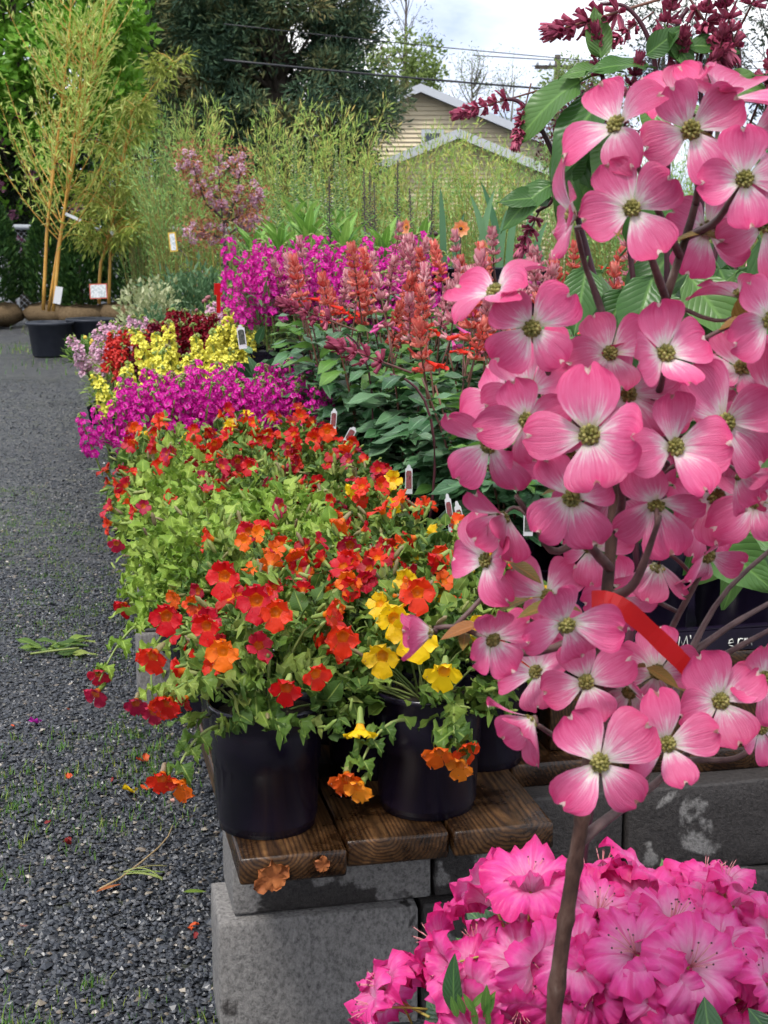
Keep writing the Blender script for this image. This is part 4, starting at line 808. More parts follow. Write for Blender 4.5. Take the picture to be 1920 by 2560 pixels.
for i in range(15):
    row, j = divmod(i, 5); t_ = .0 + j*.13 + row*.03; nm = ('front', 'middle', 'back')[row]
    upright('stock_plant', 'magenta stock in the low %s row behind the monkey flowers, %s from the path' % (nm, ORD[j]), 'flower plant', B(2.62+row*.22+q.uniform(-.03, .03), t_), 'magenta stock rows', STK, STF, q, 6, .095, .34, .43, 1., .12, 1.22)
# one leaning out over the path
rt = upright('stock_plant', 'magenta stock leaning out over the path edge', 'flower plant', B(2.55, -.05), 'magenta stock rows', STK, STF, q, 6, .16, .30, .40, 1., .16, 1.1)
# raised shelf behind
shelf = thing('raised_shelf', 'raised plank shelf behind the bedding flowers', 'shelf', B(4.2, .6, .36))
for i in range(6):
    for jj in range(2):
        tt = bevbox(.19, 1.6, .04, .005, 70+i); ob('plank', mesh('plank', tt, G['plank']), shelf, M4(BM, B(5.05+jj*1.61, .72+i*.2, .36)-B(4.2, .6, .36)))
for (s_, t_) in ((4.35, .8), (4.35, 1.7), (5.8, .8), (5.8, 1.7), (7.5, .8), (7.5, 1.7)):
    ob('leg', mesh('leg', bevbox(.08, .08, .34, .004), G['plank']), shelf, M4(BM, B(s_, t_, .17)-B(4.2, .6, .36)))
for i in range(15):
    j, row = i % 5, i//5
    upright('stock_plant', 'bright magenta stock on the raised shelf, %s row, %s along' % (ORD[row], ORD[j]), 'flower plant', B(4.5+row*.26+q.uniform(-.03, .03), .68+j*.17+q.uniform(-.02, .02), .38), 'bright magenta stock on the raised shelf', STK2, STF, q, 6, .10, .22, .38, 1.05, .12, 1.5)
# snapdragons
def snap_floret():
    ts = [lathe([(.003, -.014), (.006, -.004), (.0075, .003)], 6)]
    for a, L, W, el in ((65, .012, .013, 55), (115, .012, .013, 55), (205, .011, .012, 5), (270, .012, .014, -5), (335, .011, .012, 5)):
        A = rotz(R_(a-90)); ts.append(xf(lobe_t(L, W, .4, -.25, .1, 2, 3, a, .3, 1., .6), M4(A@rotx(R_(el)), A@np.array([0, .005, .002]))))
    ts.append(xf(ball(.006, 6, 4), M4(np.eye(3), (0, -.004, .004)))); return join(ts)
SF = snap_floret()
def snapmat(nm, a, b, c): return veinpetal(nm, a, b, c, .5, .3)
SN = {}
for nm, cs in (('yellow', ((.86, .80, .25), (.88, .84, .16), (.86, .78, .10))), ('dark_red', ((.20, .008, .02), (.30, .006, .022), (.22, .004, .018))), ('coral', ((.65, .12, .05), (.62, .03, .025), (.66, .05, .04))), ('pink', ((.80, .70, .74), (.70, .34, .50), (.80, .58, .68))), ('maroon', ((.12, .006, .03), (.16, .006, .035), (.12, .004, .02)))):
    mm = snapmat('snapdragon_'+nm, *cs); SN[nm] = [mesh('flower_spike', spike(SF, 22, .10, .017, .009, 460+i, budb, 12, -.1), [mm, G['calyx']]) for i in range(2)]
SNF = [leafy(rs(470+i), 150, .075, .10, .36, leaf_t(.055, .010, 4, 2, 0, .2, .3, .8), G['mim_bright']) for i in range(2)]
q = rs(480); cnt = {}
def snaps(kind, s_, t_, n=5, h0=.30, h1=.42, word=None):
    cnt[kind] = cnt.get(kind, 0)+1
    upright('snapdragon_plant', '%s snapdragon behind the magenta stock, %s of its colour from the path' % ((word or kind.replace('_', ' ')), ORD[cnt[kind]-1]), 'flower plant', B(s_, t_), 'snapdragons behind the stock', SN[kind], SNF, q, n, .085, h0, h1, 1., .12, 1.8)
for t_, s_, n, h in ((.0, 4.25, 3, .28), (.10, 4.4, 2, .34), (.22, 4.55, 5, .40), (.33, 4.5, 2, .30), (.42, 4.5, 4, .40), (.52, 4.55, 6, .44), (.26, 4.3, 2, .3), (.40, 4.25, 2, .3), (.13, 4.25, 2, .26)): snaps('yellow', s_, t_, n, h-.04, h+.04)
for t_, s_, n, h in ((.02, 5.5, 4, .31), (.14, 5.55, 4, .33)): snaps('coral', s_, t_, n, h-.04, h+.04, 'coral red')
for t_, s_, n, h in ((.30, 5.6, 6, .42), (.42, 5.7, 5, .40), (.52, 5.55, 6, .42), (.62, 5.6, 6, .43), (.60, 5.3, 5, .36)): snaps('dark_red', s_, t_, n, h-.05, h+.04)
for t_, s_, n, h in ((.20, 5.5, 5, .34), (.26, 5.3, 4, .30), (.40, 5.45, 4, .3)): snaps('maroon', s_, t_, n, h-.04, h+.04)
for t_, s_, n, h in ((-.02, 6.0, 3, .36), (.10, 6.1, 2, .37), (.32, 6.05, 2, .40), (.55, 6.1, 2, .42), (.70, 6.05, 3, .48), (-.06, 5.75, 3, .28)): snaps('pink', s_, t_, n, h-.05, h+.04, 'pink and white')
# yellow strawflower buds
G['straw'] = noisemat('strawflower_yellow', [(.3, (.55, .34, .03)), (.7, (.78, .58, .09))], 60., 3, .5, .4); q = rs(490)
SB = mesh('flower_head', join([ball(.017, 10, 6), tube([(0, 0, -.12), (0, 0, -.014)], .002, 4, 1, False)]), [G['straw'], G['stem_green']])
SBF = leafy(rs(491), 220, .11, .08, .24, leaf_t(.06, .009, 4, 2, 0, .2, .3, .8), G['mim_bright'])
for i, (s_, t_) in enumerate(((6.6, .0), (6.75, .18), (6.6, .34), (6.9, .50), (7.1, .06), (7.2, .28))):
    rt = thing('strawflower_plant', 'yellow button strawflower past the snapdragons, %s in from the path' % ORD[i], 'flower plant', B(s_, t_), 0., 'yellow strawflowers'); ob('pot', SQPOT, rt); ob('soil', SQSOIL, rt); ob('foliage', SBF, rt, M4(rotz(i), (0, 0, 0)), kind='stuff')
    for _ in range(9): ob('flower_head', SB, rt, M4(frame_z(unit(q.normal(size=3)*.25+np.array([0, 0, 1.]))), (q.normal()*.07, q.normal()*.07, q.uniform(.26, .40)), q.uniform(.7, 1.2)))
# low shrubs at the far end of the bench
G['low_green'] = islandmat('low_shrub_leaf', [(0, (.055, .13, .025)), (.6, (.11, .22, .035)), (1, (.22, .33, .07))], .5, .3); G['varieg'] = islandmat('variegated_leaf', [(0, (.22, .27, .12)), (.5, (.36, .40, .20)), (1, (.58, .58, .36))], .5, .3); G['blue_green'] = islandmat('blue_green_leaf', [(0, (.05, .12, .05)), (1, (.14, .24, .11))], .5, .3)
def mound(name, label, p, Rr, H, lm, leaf, n, seed, cat='shrub', extra=None):
    q = rs(seed); rt = thing(name, label, cat, p, 0., 'low plants at the far end of the bench'); ob('pot', SQPOT, rt, M4(np.eye(3)*1.6, (0, 0, 0)))
    d = rdir(q, n); d[:, 2] = np.abs(d[:, 2]); bumps = 1+.16*np.sin(d[:, 0]*7+seed)*np.sin(d[:, 1]*6)+.12*np.sin(d[:, 2]*9+seed*2)
    pp_ = d*(q.uniform(.55, 1.02, n)*bumps)[:, None]*np.array([Rr, Rr, H]) + np.array([0, 0, .12]); yv = unit(d+q.normal(size=d.shape)*.55+np.array([0, 0, .2]))
    ob('foliage', mesh('foliage', scatter(leaf, frames(yv, q.normal(size=d.shape)*.6+np.array([0, 0, 1.]))*q.uniform(.6, 1.2, n)[:, None, None], pp_), lm, False), rt, kind='stuff')
    if extra:
        me, k_, nm = extra
        for i in range(k_): dd = unit(q.normal(size=3)*np.array([1, 1, .5])+np.array([0, -.3, .9])); ob(nm, me, rt, M4(frame_z(dd), dd*np.array([Rr, Rr, H])*1.12+np.array([0, 0, .12]), q.uniform(.7, 1.2)))
G['pink_bud'] = noisemat('pink_bud', [(.3, (.22, .06, .08)), (.7, (.42, .17, .18))], 50., 3, .5, .3)
PB = mesh('flower_bud', lathe([(.002, -.012), (.016, -.004), (.020, .006), (.013, .014), (.002, .016)], 9), G['pink_bud']); bl = leaf_t(.07, .02, 4, 2, 0, .2, .3, .8)
mound('low_conifer', 'low spreading green conifer at the path edge of the far bench end', B(8.0, .1), .30, .22, G['low_green'], diamond(.06, .02), 1500, 501)
mound('low_conifer', 'low dark green conifer beyond the strawflowers', B(8.4, .45), .32, .30, G['blue_green'], diamond(.06, .02), 1500, 502)
mound('variegated_shrub', 'cream variegated mounded shrub near the far bench end', B(8.9, .42), .30, .50, G['varieg'], diamond(.05, .03), 1700, 503)
mound('low_conifer', 'feathery green conifer behind the variegated mound', B(9.5, .80), .45, .66, G['blue_green'], diamond(.08, .025), 2200, 504)
mound('budding_perennial', 'leafy perennial with pink buds beside the variegated shrub', B(7.7, .85), .26, .44, G['low_green'], bl, 700, 505, 'flower plant', (PB, 22, 'flower_bud'))
mound('budding_perennial', 'leafy perennial with pink buds left of the red stake', B(7.3, 1.15), .30, .52, G['low_green'], bl, 800, 506, 'flower plant', (PB, 22, 'flower_bud'))
mound('budding_perennial', 'leafy perennial with pink buds under the crab-apple', B(8.6, 1.35), .34, .56, G['low_green'], bl, 800, 507, 'flower plant', (PB, 26, 'flower_bud'))
mound('leafy_perennial', 'bushy bright green perennial behind the dark red snapdragons', B(6.5, .86), .22, .42, G['mim_bright'], bl, 600, 508, 'plant')
mound('leafy_perennial', 'green leafy perennial just right of the red stake', B(6.2, .98), .20, .52, G['low_green'], leaf_t(.09, .045, 5, 2, 0, .2, .3, .75), 260, 509, 'plant')
mound('low_conifer', 'pale green low conifer at the back of the bench', B(9.8, 1.5), .5, .72, G['low_green'], diamond(.07, .02), 2200, 510)
mound('dark_leaf_plant', 'dark round-leaved plant behind its white tag beside the magenta stock', B(3.35, .50), .14, .46, G['salvia_leaf'], leaf_t(.08, .06, 5, 4, .1, .2, .3, .7), 110, 511, 'plant')
G['red_plastic'] = plain('red_plastic', (.62, .012, .012), .35, .5, .1)
p = P(545, 742, 8.3); rt = tag(ob('red_stake', mesh('red_stake', join([box(-.022, .024, -.003, .003, .01, .075), box(-.008, .014, -.0025, .0025, -.09, .01)]), G['red_plastic'], False), None, M4(rotz(.3)@rotx(.12), p)), 'bright red plastic stake tag among the leafy perennials', 'tag')
# ------------------------------------------------------------------ tall perennials behind
G['fox_leaf'] = leafmat('foxglove_leaf', [(0, (.10, .23, .045)), (.5, (.18, .35, .06)), (1, (.28, .46, .10))], .45, .35, 30.); G['fox_bud'] = islandmat('foxglove_bud', [(0, (.10, .22, .06)), (.7, (.22, .34, .12)), (1, (.55, .55, .40))], .5, .3)
FL = mesh('leaf', leaf_t(.24, .055, 8, 4, 0, .35, .35, .8, .3), G['fox_leaf'])
def budspike(L, r0, mats, seed, n=70, s=1.):
    q = rs(seed); a = np.arange(n)*2.399; h = np.arange(n)/n; rr_ = r0*(1-h)**.7+.004; d = np.stack([np.cos(a), np.sin(a), .2+.7*h], -1)
    return mesh('flower_spike', join([mat_of(scatter(ball(.010*s, 5, 4), np.array([frame_z(x)*np.array([.7, .7, 1.3]) for x in d])*(1-.6*h)[:, None, None], np.stack([np.cos(a)*rr_, np.sin(a)*rr_, h*L], -1)), 0), tube([(0, 0, -.5), (0, 0, L)], [.006*s, .003], 6, 1, False)]), mats)
FS = budspike(.42, .020, [G['fox_bud'], G['stem_green']], 520); q = rs(521)
for i, (px, py, Yd) in enumerate(((733, 335, 9.6), (768, 330, 9.7), (838, 360, 10.0), (862, 368, 10.2), (690, 400, 9.4), (815, 420, 9.2))):
    p = P(px, py, Yd); rt = thing('foxglove', 'green foxglove spire before the willows, %s of six from the crab-apple' % ORD[i], 'flower plant', (p[0], Yd, 0), 0., 'green foxglove spires'); H = p[2]
    ob('pot', POT, rt); ob('stem', mesh('stem', tube([(0, 0, .1), (0, 0, H-.4)], [.009, .006], 6), G['stem_green']), rt); ob('flower_spike', FS, rt, M4(frame_z((q.normal()*.04, q.normal()*.04, 1)), (0, 0, H-.42)))
    for j in range(34): a = j*2.4; h = H*(.42+.36*j/34); ob('leaf', FL, rt, M4(frames(np.array([math.cos(a), math.sin(a), .75+.5*j/34]), np.array([0, 0, 1.])), (0, 0, h), q.uniform(.75, 1.15)*(1.15-.5*j/34)))
G['purple_stem'] = islandmat('purple_stem', [(0, (.05, .03, .045)), (1, (.09, .055, .07))], .5, 0.); G['purple_bud'] = islandmat('purple_bud', [(0, (.06, .035, .05)), (.7, (.11, .08, .09)), (1, (.15, .17, .08))], .5, .1)
PS = budspike(.34, .012, [G['purple_bud'], G['purple_stem']], 530, 60, .75); PL = [mesh('leaf', leaf_t(.16, .035, 7, 2, 0, .3, .35, .8), G[k_]) for k_ in ('fox_leaf', 'blue_green')]
for i, (px, py, Yd, pb_) in enumerate(((823, 440, 8.6, 680), (912, 420, 8.9, 660), (925, 430, 9.3, 660), (938, 455, 9.0, 660), (993, 400, 8.8, 680), (1030, 470, 9.2, 660), (1078, 455, 9.3, 660), (560, 560, 9.5, 660))):
    p = P(px, py, Yd); rt = thing('penstemon', 'dark purple flower stalk rising above the red sage, %s of eight along' % ORD[i], 'flower plant', (p[0], Yd, 0), 0., 'dark purple flower stalks'); H = p[2]
    ob('pot', POT, rt); ob('stem', mesh('stem', tube([(0, 0, .1), (q.normal()*.01, 0, H*.6), (0, 0, H-.3)], [.008, .007, .006], 6), G['purple_stem']), rt); ob('flower_spike', PS, rt, M4(frame_z((q.normal()*.03, 0, 1)), (0, 0, H-.34)))
    for j in range(16): a = (j//2)*1.57+(j % 2)*3.14+.3*i; h = H*(.50+.30*j/16); ob('leaf', PL[(i+j) % 2 if i < 5 else 0], rt, M4(frames(np.array([math.cos(a), math.sin(a), .9]), np.array([0, 0, 1.])), (0, 0, h), q.uniform(.7, 1.1)*(1.2-.5*j/16)))
# leafy rosettes filling the middle
for i, (px, py, Yd) in enumerate(((700, 590, 9.0), (770, 560, 8.8), (860, 590, 8.6), (960, 600, 8.6), (1050, 600, 8.6), (640, 610, 9.6))):
    p = P(px, py, Yd); rt = thing('leafy_foxglove', 'leafy foxglove rosette without a spike, %s from the crab-apple' % ORD[i], 'plant', (p[0], Yd, p[2]-.34), 0., 'leafy rosettes behind the stock')
    ob('pot', POT, rt, M4(np.eye(3), (0, 0, -.12)))
    for j in range(26): a = j*2.4; ob('leaf', FL, rt, M4(frames(np.array([math.cos(a), math.sin(a), .5+1.6*j/26]), np.array([0, 0, 1.])), (0, 0, .06+.24*j/26), q.uniform(.75, 1.1)))
# iris fans
G['iris'] = leafmat('iris_blade', [(0, (.07, .18, .085)), (1, (.15, .29, .14))], .45, .25)
def blade(L, W, bend, seed):
    def f(U, V): w = W*.5*np.interp(V, [0, .1, .6, .85, 1], [.8, 1, .95, .6, .02]); return U*w, np.full_like(U, 0)+.06*W*(1-U**2), V*L + 0*U
    g = grid(f, 2, 10); V = g.V; h = V[:, 2]/L; V[:, 0] += bend*L*h**2.2; V[:, 1] += .15*bend*L*h**2; return mesh('leaf', g, G['iris'])
rt_p = P(1215, 690, 7.2); k_ = 0
for gi, (px, Yd, hh) in enumerate(((1130, 7.2, (455, 520, 600)), (1215, 7.0, (460, 470, 510, 560, 600)), (1275, 7.1, (440, 480, 540, 580)), (1335, 7.3, (490, 540, 600)))):
    p = P(px, 690, Yd); rt = thing('iris_clump', 'upright blue-green iris blades behind the red sage, %s clump from the orange blooms' % ORD[gi], 'plant', p, 0., 'iris clumps'); ob('pot', POT, rt, M4(np.eye(3), (0, 0, -.19)))
    for j, yt in enumerate(hh):
        L_ = P(px, yt, Yd)[2]-p[2]; ob('leaf', blade(L_, .036, (-.05, .16, -.22, .10, .25)[(j+gi) % 5], j), rt, M4(rotz(q.uniform(-.4, .4)), (((j % 3)-1)*.045+q.normal()*.01, q.normal()*.03, -.02)))
# orange single dahlias
G['peach'] = veinpetal('peach_petal', (.80, .22, .02), (.72, .22, .08), (.80, .38, .18)); G['dark_eye'] = plain('dark_eye', (.035, .012, .010), .5); G['gold'] = plain('golden_stamen', (.75, .42, .03), .5)
def dahlia(): return join([mat_of(xf(lobe_t(.036, .024, .25, -.05, .04, 3, 4, i), M4(rotz(i*.785)@rotx(R_(12)), (0, 0, 0))), 0) for i in range(8)] + [mat_of(ball(.008, 8, 5), 1)] + [mat_of(xf(ball(.002, 4, 3), M4(np.eye(3), (math.cos(a)*.009, math.sin(a)*.009, .006))), 2) for a in np.linspace(0, 6.2, 9)])
DH = mesh('flower', dahlia(), [G['peach'], G['dark_eye'], G['gold']])
for i, (px, py, n) in enumerate(((1018, 568, (-.85, -.5, .1)), (1152, 572, (.1, -1, .15)), (1212, 622, (.9, -.3, .2)))):
    p = P(px, py, 6.9); rt = thing('orange_dahlia', ('peach dahlia turned sideways above the red sage', 'peach dahlia facing the viewer in front of the iris blades', 'peach dahlia half hidden among the iris blades')[i], 'flower plant', (p[0], 6.9, BENCH_Z+.38)); z = p[2]-BENCH_Z-.38
    ob('pot', SQPOT, rt); ob('stem', mesh('stem', tube(bez((0, 0, .08), (0, .02, z*.7), (0, .012, z-.005), 8), .003, 5), G['dark_stem']), rt); ob('flower', DH, rt, M4(frame_z(n), (0, 0, z), 1.15))
    for j in range(6): a = j*1.05; ob('leaf', PL[0], rt, M4(frames(np.array([math.cos(a), math.sin(a), .3]), np.array([0, 0, 1.])), (0, 0, .12+.04*j), .7))
    if i == 0:
        for (bx, bz) in ((.06, -.10), (.13, -.03)): ob('flower_bud', mesh('flower_bud', ball(.011, 8, 6), G['dark_eye']), rt, M4(np.eye(3), (bx, -.02, z+bz))); ob('bud_stem', mesh('bud_stem', tube([(bx*.3, 0, z-.25), (bx, -.02, z+bz)], .0022, 4), G['dark_stem']), rt)
# ------------------------------------------------------------------ red and rose sage
def calyx_t(L=.016, w=.0048): return lathe([(.0008, 0), (w*.75, L*.18), (w, L*.5), (w*.95, L*.8), (w*1.15, L)], 5)
def lipcal(L=.017, w=.011):  # narrow,                # pointed bract
    return grid(lambda U, V: (U*w*.5*np.interp(V, [0, .25, .5, .75, 1], [.35, 1, .85, .42, .02]), V*L, (U**2)*w*.3+.25*L*V**2), 2, 4)
def sage_spike(L, seed, dense=6, blossoms=0):
    q = rs(seed); A, C, A2, C2 = [], [], [], []; CT, LB = calyx_t(.027, .0056), lipcal(.034, .014); h = 0.
    for i in range(dense):
        f = i/dense; z = L*(1-(1-f)**1.35); n = 6 if i else 5
        for j in range(n):
            a = j*6.283/n+i*.5+q.normal()*.15; d = unit(np.array([math.cos(a), math.sin(a), .25+.9*f+q.normal()*.15])); A.append(frame_z(d)*q.uniform(.85, 1.15)*(1-.3*f)); C.append(np.array([math.cos(a)*.003, math.sin(a)*.003, z]))
        for j in range(2+int(4*f)):
            a = j*6.283/(2+int(4*f))+i*.8; d = unit(np.array([math.cos(a), math.sin(a), .3+1.1*f])); A2.append(frames(d, np.array([-d[0]*.5, -d[1]*.5, 1.]))*q.uniform(.8, 1.2)); C2.append(np.array([math.cos(a)*.004, math.sin(a)*.004, z]))
    for j in range(12):
        a = j*2.4; d = unit(np.array([math.cos(a)*.5, math.sin(a)*.5, 1.])); A2.append(frames(d, np.array([-d[0], -d[1], .6]))*(1.15-.04*j)); C2.append(np.array([math.cos(a)*.007, math.sin(a)*.007, L*.92+j*.0012]))
    return join([scatter(CT, np.array(A), np.array(C)), scatter(LB, np.array(A2), np.array(C2)), tube([(0, 0, -L*.7), (0, 0, L)], [.003, .002], 5, 1, False)])
def tubeflower(): return join([lathe([(.001, 0), (.0026, .010), (.0036, .022), (.0048, .028)], 6), xf(lobe_t(.012, .010, .2, -.3, .1, 2, 3, 0), M4(rotx(R_(35)), (0, .003, .026))), xf(lobe_t(.010, .008, .4, .2, .1, 2, 3, 0), M4(rotz(3.14)@rotx(R_(60)), (0, -.003, .026)))])
TF = tubeflower(); SPK = {}
for nm, (c0, c1), fc in (('coral', ((.62, .065, .055), (.88, .34, .27)), (.78, .035, .018)), ('rose', ((.50, .11, .17), (.86, .48, .50)), (.70, .10, .36)), ('plum', ((.26, .028, .075), (.56, .13, .21)), (.45, .05, .2))):
    G['cal_'+nm] = islandmat('sage_calyx_'+nm, [(0, c0), (.7, tuple((a+b)/2 for a, b in zip(c0, c1))), (1, c1)], .5, .25); G['tf_'+nm] = plain('sage_blossom_'+nm, fc, .45, .3, .3)
    SPK[nm] = ([mesh('flower_spike', sage_spike(.10+.018*i, 540+i, 4+i % 3), [G['cal_'+nm], G['salvia_stem']]) for i in range(4)], mesh('blossom', TF, G['tf_'+nm]))
SLT = [leaf_t(.105, .056, 8, 4, .06, .30, d, .70, .35, 0, 9, .018) for d in (.25, .5, .75)]
SL = [mesh('leaf', t_, G['salvia_leaf']) for t_ in SLT]; SLY = [mesh('leaf', t_, G['salvia_young']) for t_ in SLT]
def sage(label, p, seed, kind, H=.72, nst=4, spread=.13, flowers=True, name='sage_plant', group='red and rose sage plants', lsc=1.):
    q = rs(seed); rt = thing(name, label, 'flower plant', p, 0., group); ob('pot', SQPOT, rt, M4(rotz(-YAW), (0, 0, .012))); ob('soil', SQSOIL, rt, M4(rotz(-YAW), (0, 0, .012)))
    fol = []
    for i in range(nst):
        a = i*6.283/nst+q.uniform(0, 1); h = H*q.uniform(.82, 1.08); e = np.array([math.cos(a)*spread*q.uniform(.6, 1.2), math.sin(a)*spread*q.uniform(.6, 1.2), h]); pts = bez((math.cos(a)*.012, math.sin(a)*.012, .09), (e[0]*.35, e[1]*.35, h*.55), e, 9)
        ob('stem', mesh('stem', tube(pts, np.linspace(.0045, .0028, 9), 6), G['salvia_stem']), rt)
        for j in range(6):
            f = .16+.72*j/6; c_ = np.array([np.interp(f*8, range(9), pts[:, k_]) for k_ in range(3)])
            for sg in (0, 3.1416):
                b = a+j*1.5708+sg+q.normal()*.25; d = np.array([math.cos(b), math.sin(b), .25-.1*q.uniform()]); sc_ = lsc*q.uniform(.85, 1.2)*(1.0-.45*max(0, f-.45))
                me = SLY if (j >= 4 and q.uniform() < .5) or q.uniform() < .08 else SL
                ob('leaf', me[q.randint(3)], rt, M4(frames(d, np.array([0, 0, 1.])+q.normal(size=3)*.15), c_, sc_))
        if flowers and q.uniform() < .8:
            dv = unit(pts[-1]-pts[-3]+q.normal(size=3)*.02); sk = ob('flower_spike', SPK[kind][0][q.randint(4)], rt, M4(frame_z(dv, q.uniform(0, 6)), pts[-1], q.uniform(.8, 1.15)))
            for b_ in range(q.randint(0, 4)):
                an = q.uniform(0, 6.28); ob('blossom', SPK[kind][1], sk, M4(frame_z((math.cos(an), math.sin(an), -.3), q.uniform(0, 6)), (math.cos(an)*.012, math.sin(an)*.012, q.uniform(.0, .04)), 1.5))
    # dense small leaves low down
    n = 70; a = q.uniform(0, 6.28, n); rr_ = q.uniform(.02, spread*.9, n); pp_ = np.stack([np.cos(a)*rr_, np.sin(a)*rr_, q.uniform(.12, H*.7, n)], -1)
    ob('foliage', mesh('foliage', scat(SLT, frames(np.stack([np.cos(a), np.sin(a), np.full(n, .25)], -1), np.tile([0, 0, 1.], (n, 1))+q.normal(size=(n, 3))*.3)*q.uniform(.35, .6, n)[:, None, None], pp_, q), G['salvia_leaf']), rt, kind='stuff')
    return rt
q = rs(560); n_ = 0
rows_ = [(1.10, [.82, 1.04, 1.26]), (1.38, [.80, 1.02, 1.24, 1.46]), (1.66, [.79, 1.0, 1.22, 1.46]), (1.96, [.76, .97, 1.2, 1.44, 1.7]), (2.28, [.70, .90, 1.12, 1.36, 1.62, 1.9]), (2.62, [.68, .88, 1.1, 1.34, 1.6, 1.9]), (2.97, [.68, .88, 1.1, 1.34, 1.6, 1.9]), (3.35, [.72, .96, 1.2, 1.5, 1.8])]
for ri, (s_, ts) in enumerate(rows_):
    for ci, t_ in enumerate(ts):
        kind = 'coral' if q.uniform() < .5 else 'rose'
        if ri == 4 and ci == 0 or ri == 5 and ci == 0: kind = 'coral'
        if ri >= 6 and ci < 2: kind = 'rose'
        H = (.42, .48, .53, .57, .60, .62, .65, .68)[ri]+q.uniform(-.03, .03); fl = ri >= 2 or ci > 1
        sage('%s sage, %s tray row from the white tags, %s from the monkey flowers' % ({'coral': 'coral red', 'rose': 'dusty rose'}[kind] if fl else 'leafy unopened', ORD[ri], ORD[ci]), B(s_+q.uniform(-.02, .02), t_+q.uniform(-.015, .015), .19), 600+ri*10+ci, kind, H, 4, .13, fl, lsc=1.35)
# plum-headed sage leaning out in front
for j, (px, py, Yd) in enumerate(((955, 905, 3.7), (820, 800, 4.5))):
    p = P(px, py, Yd); s_, t_ = toB(p); rt = thing('plum_sage', ('drooping plum sage head in front of the coral sage', 'plum sage head tucked among the dark sage leaves')[j], 'flower plant', B(s_, t_+.12, .19)); e = p-B(s_, t_+.12, .19)
    ob('pot', SQPOT, rt); pts = bez((0, 0, .1), (.06, 0, e[2]*.9), e+np.array([.02, 0, -.03]), 9); ob('stem', mesh('stem', tube(pts, .0035, 6), G['dark_stem']), rt); ob('flower_spike', SPK['plum'][0][j], rt, M4(frame_z((-.9, -.2, .35)), e, 1.15))
    for k_ in range(6): ob('leaf', SL[k_ % 3], rt, M4(frames(np.array([math.cos(k_*2.1), math.sin(k_*2.1), .2]), np.array([0, 0, 1.])), pts[2+k_ % 6], .9))
# low platform that lifts the trays
plat = thing('tray_platform', 'low dark plank platform lifting the sage trays above the bench', 'platform', B(.38, .66, .0)); o0 = B(.38, .66, .0)
for i in range(8):
    ob('plank', mesh('plank', bevbox(.176, 3.3, .035, .004, 40+i), G['plank']), plat, M4(BM, B(2.04, .66+.09+i*.18+(.0 if i else .02), .172)-o0))
for s_ in (.42, 1.5, 2.6, 3.6): ob('crosspiece', mesh('crosspiece', bevbox(1.42, .07, .15, .004, 50), G['plank']), plat, M4(BM, B(s_, .66+.74, .078)-o0))
# trays under the sage
TRAY = None
def tray(s_, t_, label, ls_=.54, lt=.56, front=False):
    ts = [box(0, lt, 0, ls_, 0, .006)]
    for (x0, x1, y0, y1) in ((0, lt, 0, .004), (0, lt, ls_-.004, ls_), (0, .004, .004, ls_-.004), (lt-.004, lt, .004, ls_-.004)): ts.append(box(x0, x1, y0, y1, .006, .045))
    for (x0, x1, y0, y1) in ((-.012, lt+.012, -.012, .004), (-.012, lt+.012, ls_-.004, ls_+.012), (-.012, .004, .0045, ls_-.0045), (lt-.004, lt+.012, .0045, ls_-.0045)): ts.append(box(x0, x1, y0, y1, .0452, .049))
    rt = thing('plant_tray', label, 'tray', B(s_, t_, .192), 0., 'black plant trays'); ob('tray', mesh('tray', join(ts), G['pot'], False), rt, M4(BM, (0, 0, 0))); return rt
tray(.97, .72, 'black plant tray along the monkey flowers, with the two white tags'); tray(1.57, .70, 'black plant tray behind the first tagged tray'); tray(2.17, .60, 'black plant tray at the far side of the sage rows')
tray(.99, 1.31, 'black plant tray half hidden by the dogwood blossom'); tray(1.59, 1.29, 'black plant tray deep among the sage stems')
# chalk-marked tray and black pots behind the dogwood
s_, t_ = toB(PZ(1535, 1640, BENCH_Z+.19)); rt = tray(s_, t_, 'black tray with white handwriting on its rim behind the red ribbon', .44, .80)
wall = ob('front_panel', mesh('front_panel', box(-.004, .805, -.016, -.0125, -.001, .044), G['pot'], False), rt, M4(BM, (0, 0, 0)))
G['chalk'] = plain('white_paint_pen', (.72, .72, .66), .7)
def strokes(pl, ox, sc_): return [tube([(ox+x*sc_, -.0175, .006+y*sc_) for x, y in s], .0013, 4) for s in pl]
hw = []
LET = {'b': [[(0, 1), (0, 0), (.35, 0), (.45, .25), (.3, .5), (0, .4)]], 'M': [[(0, 0), (.1, 1), (.35, .3), (.6, 1), (.75, 0)]], "'": [[(0, 1.05), (.03, .8)]], 'x': [[(0, .1), (.08, .05)], [(.3, .2), (.4, .1)]], 'e': [[(0, .3), (.4, .35), (.3, .6), (.08, .5), (.05, .15), (.4, .05)]], 'r': [[(0, 0), (.08, .6)], [(.05, .4), (.2, .6), (.4, .55)]], 'm': [[(0, 0), (.08, .6)], [(.06, .4), (.22, .6), (.3, .05)], [(.3, .4), (.5, .6), (.6, .05)]], 'I': [[(0, 0), (.08, 1)]]}
for ch, px in (('b', 1617), ('I', 1693), ('M', 1703), ("'", 1736), ('x', 1756), ('e', 1842), ('r', 1868), ('m', 1886)):
    sx = toB(PZ(px, 1618, BENCH_Z+.21))[1]-t_; hw += strokes(LET[ch], sx, .030)
ob('handwriting', mesh('handwriting', join(hw), G['chalk']), rt, M4(BM, (0, 0, 0)))
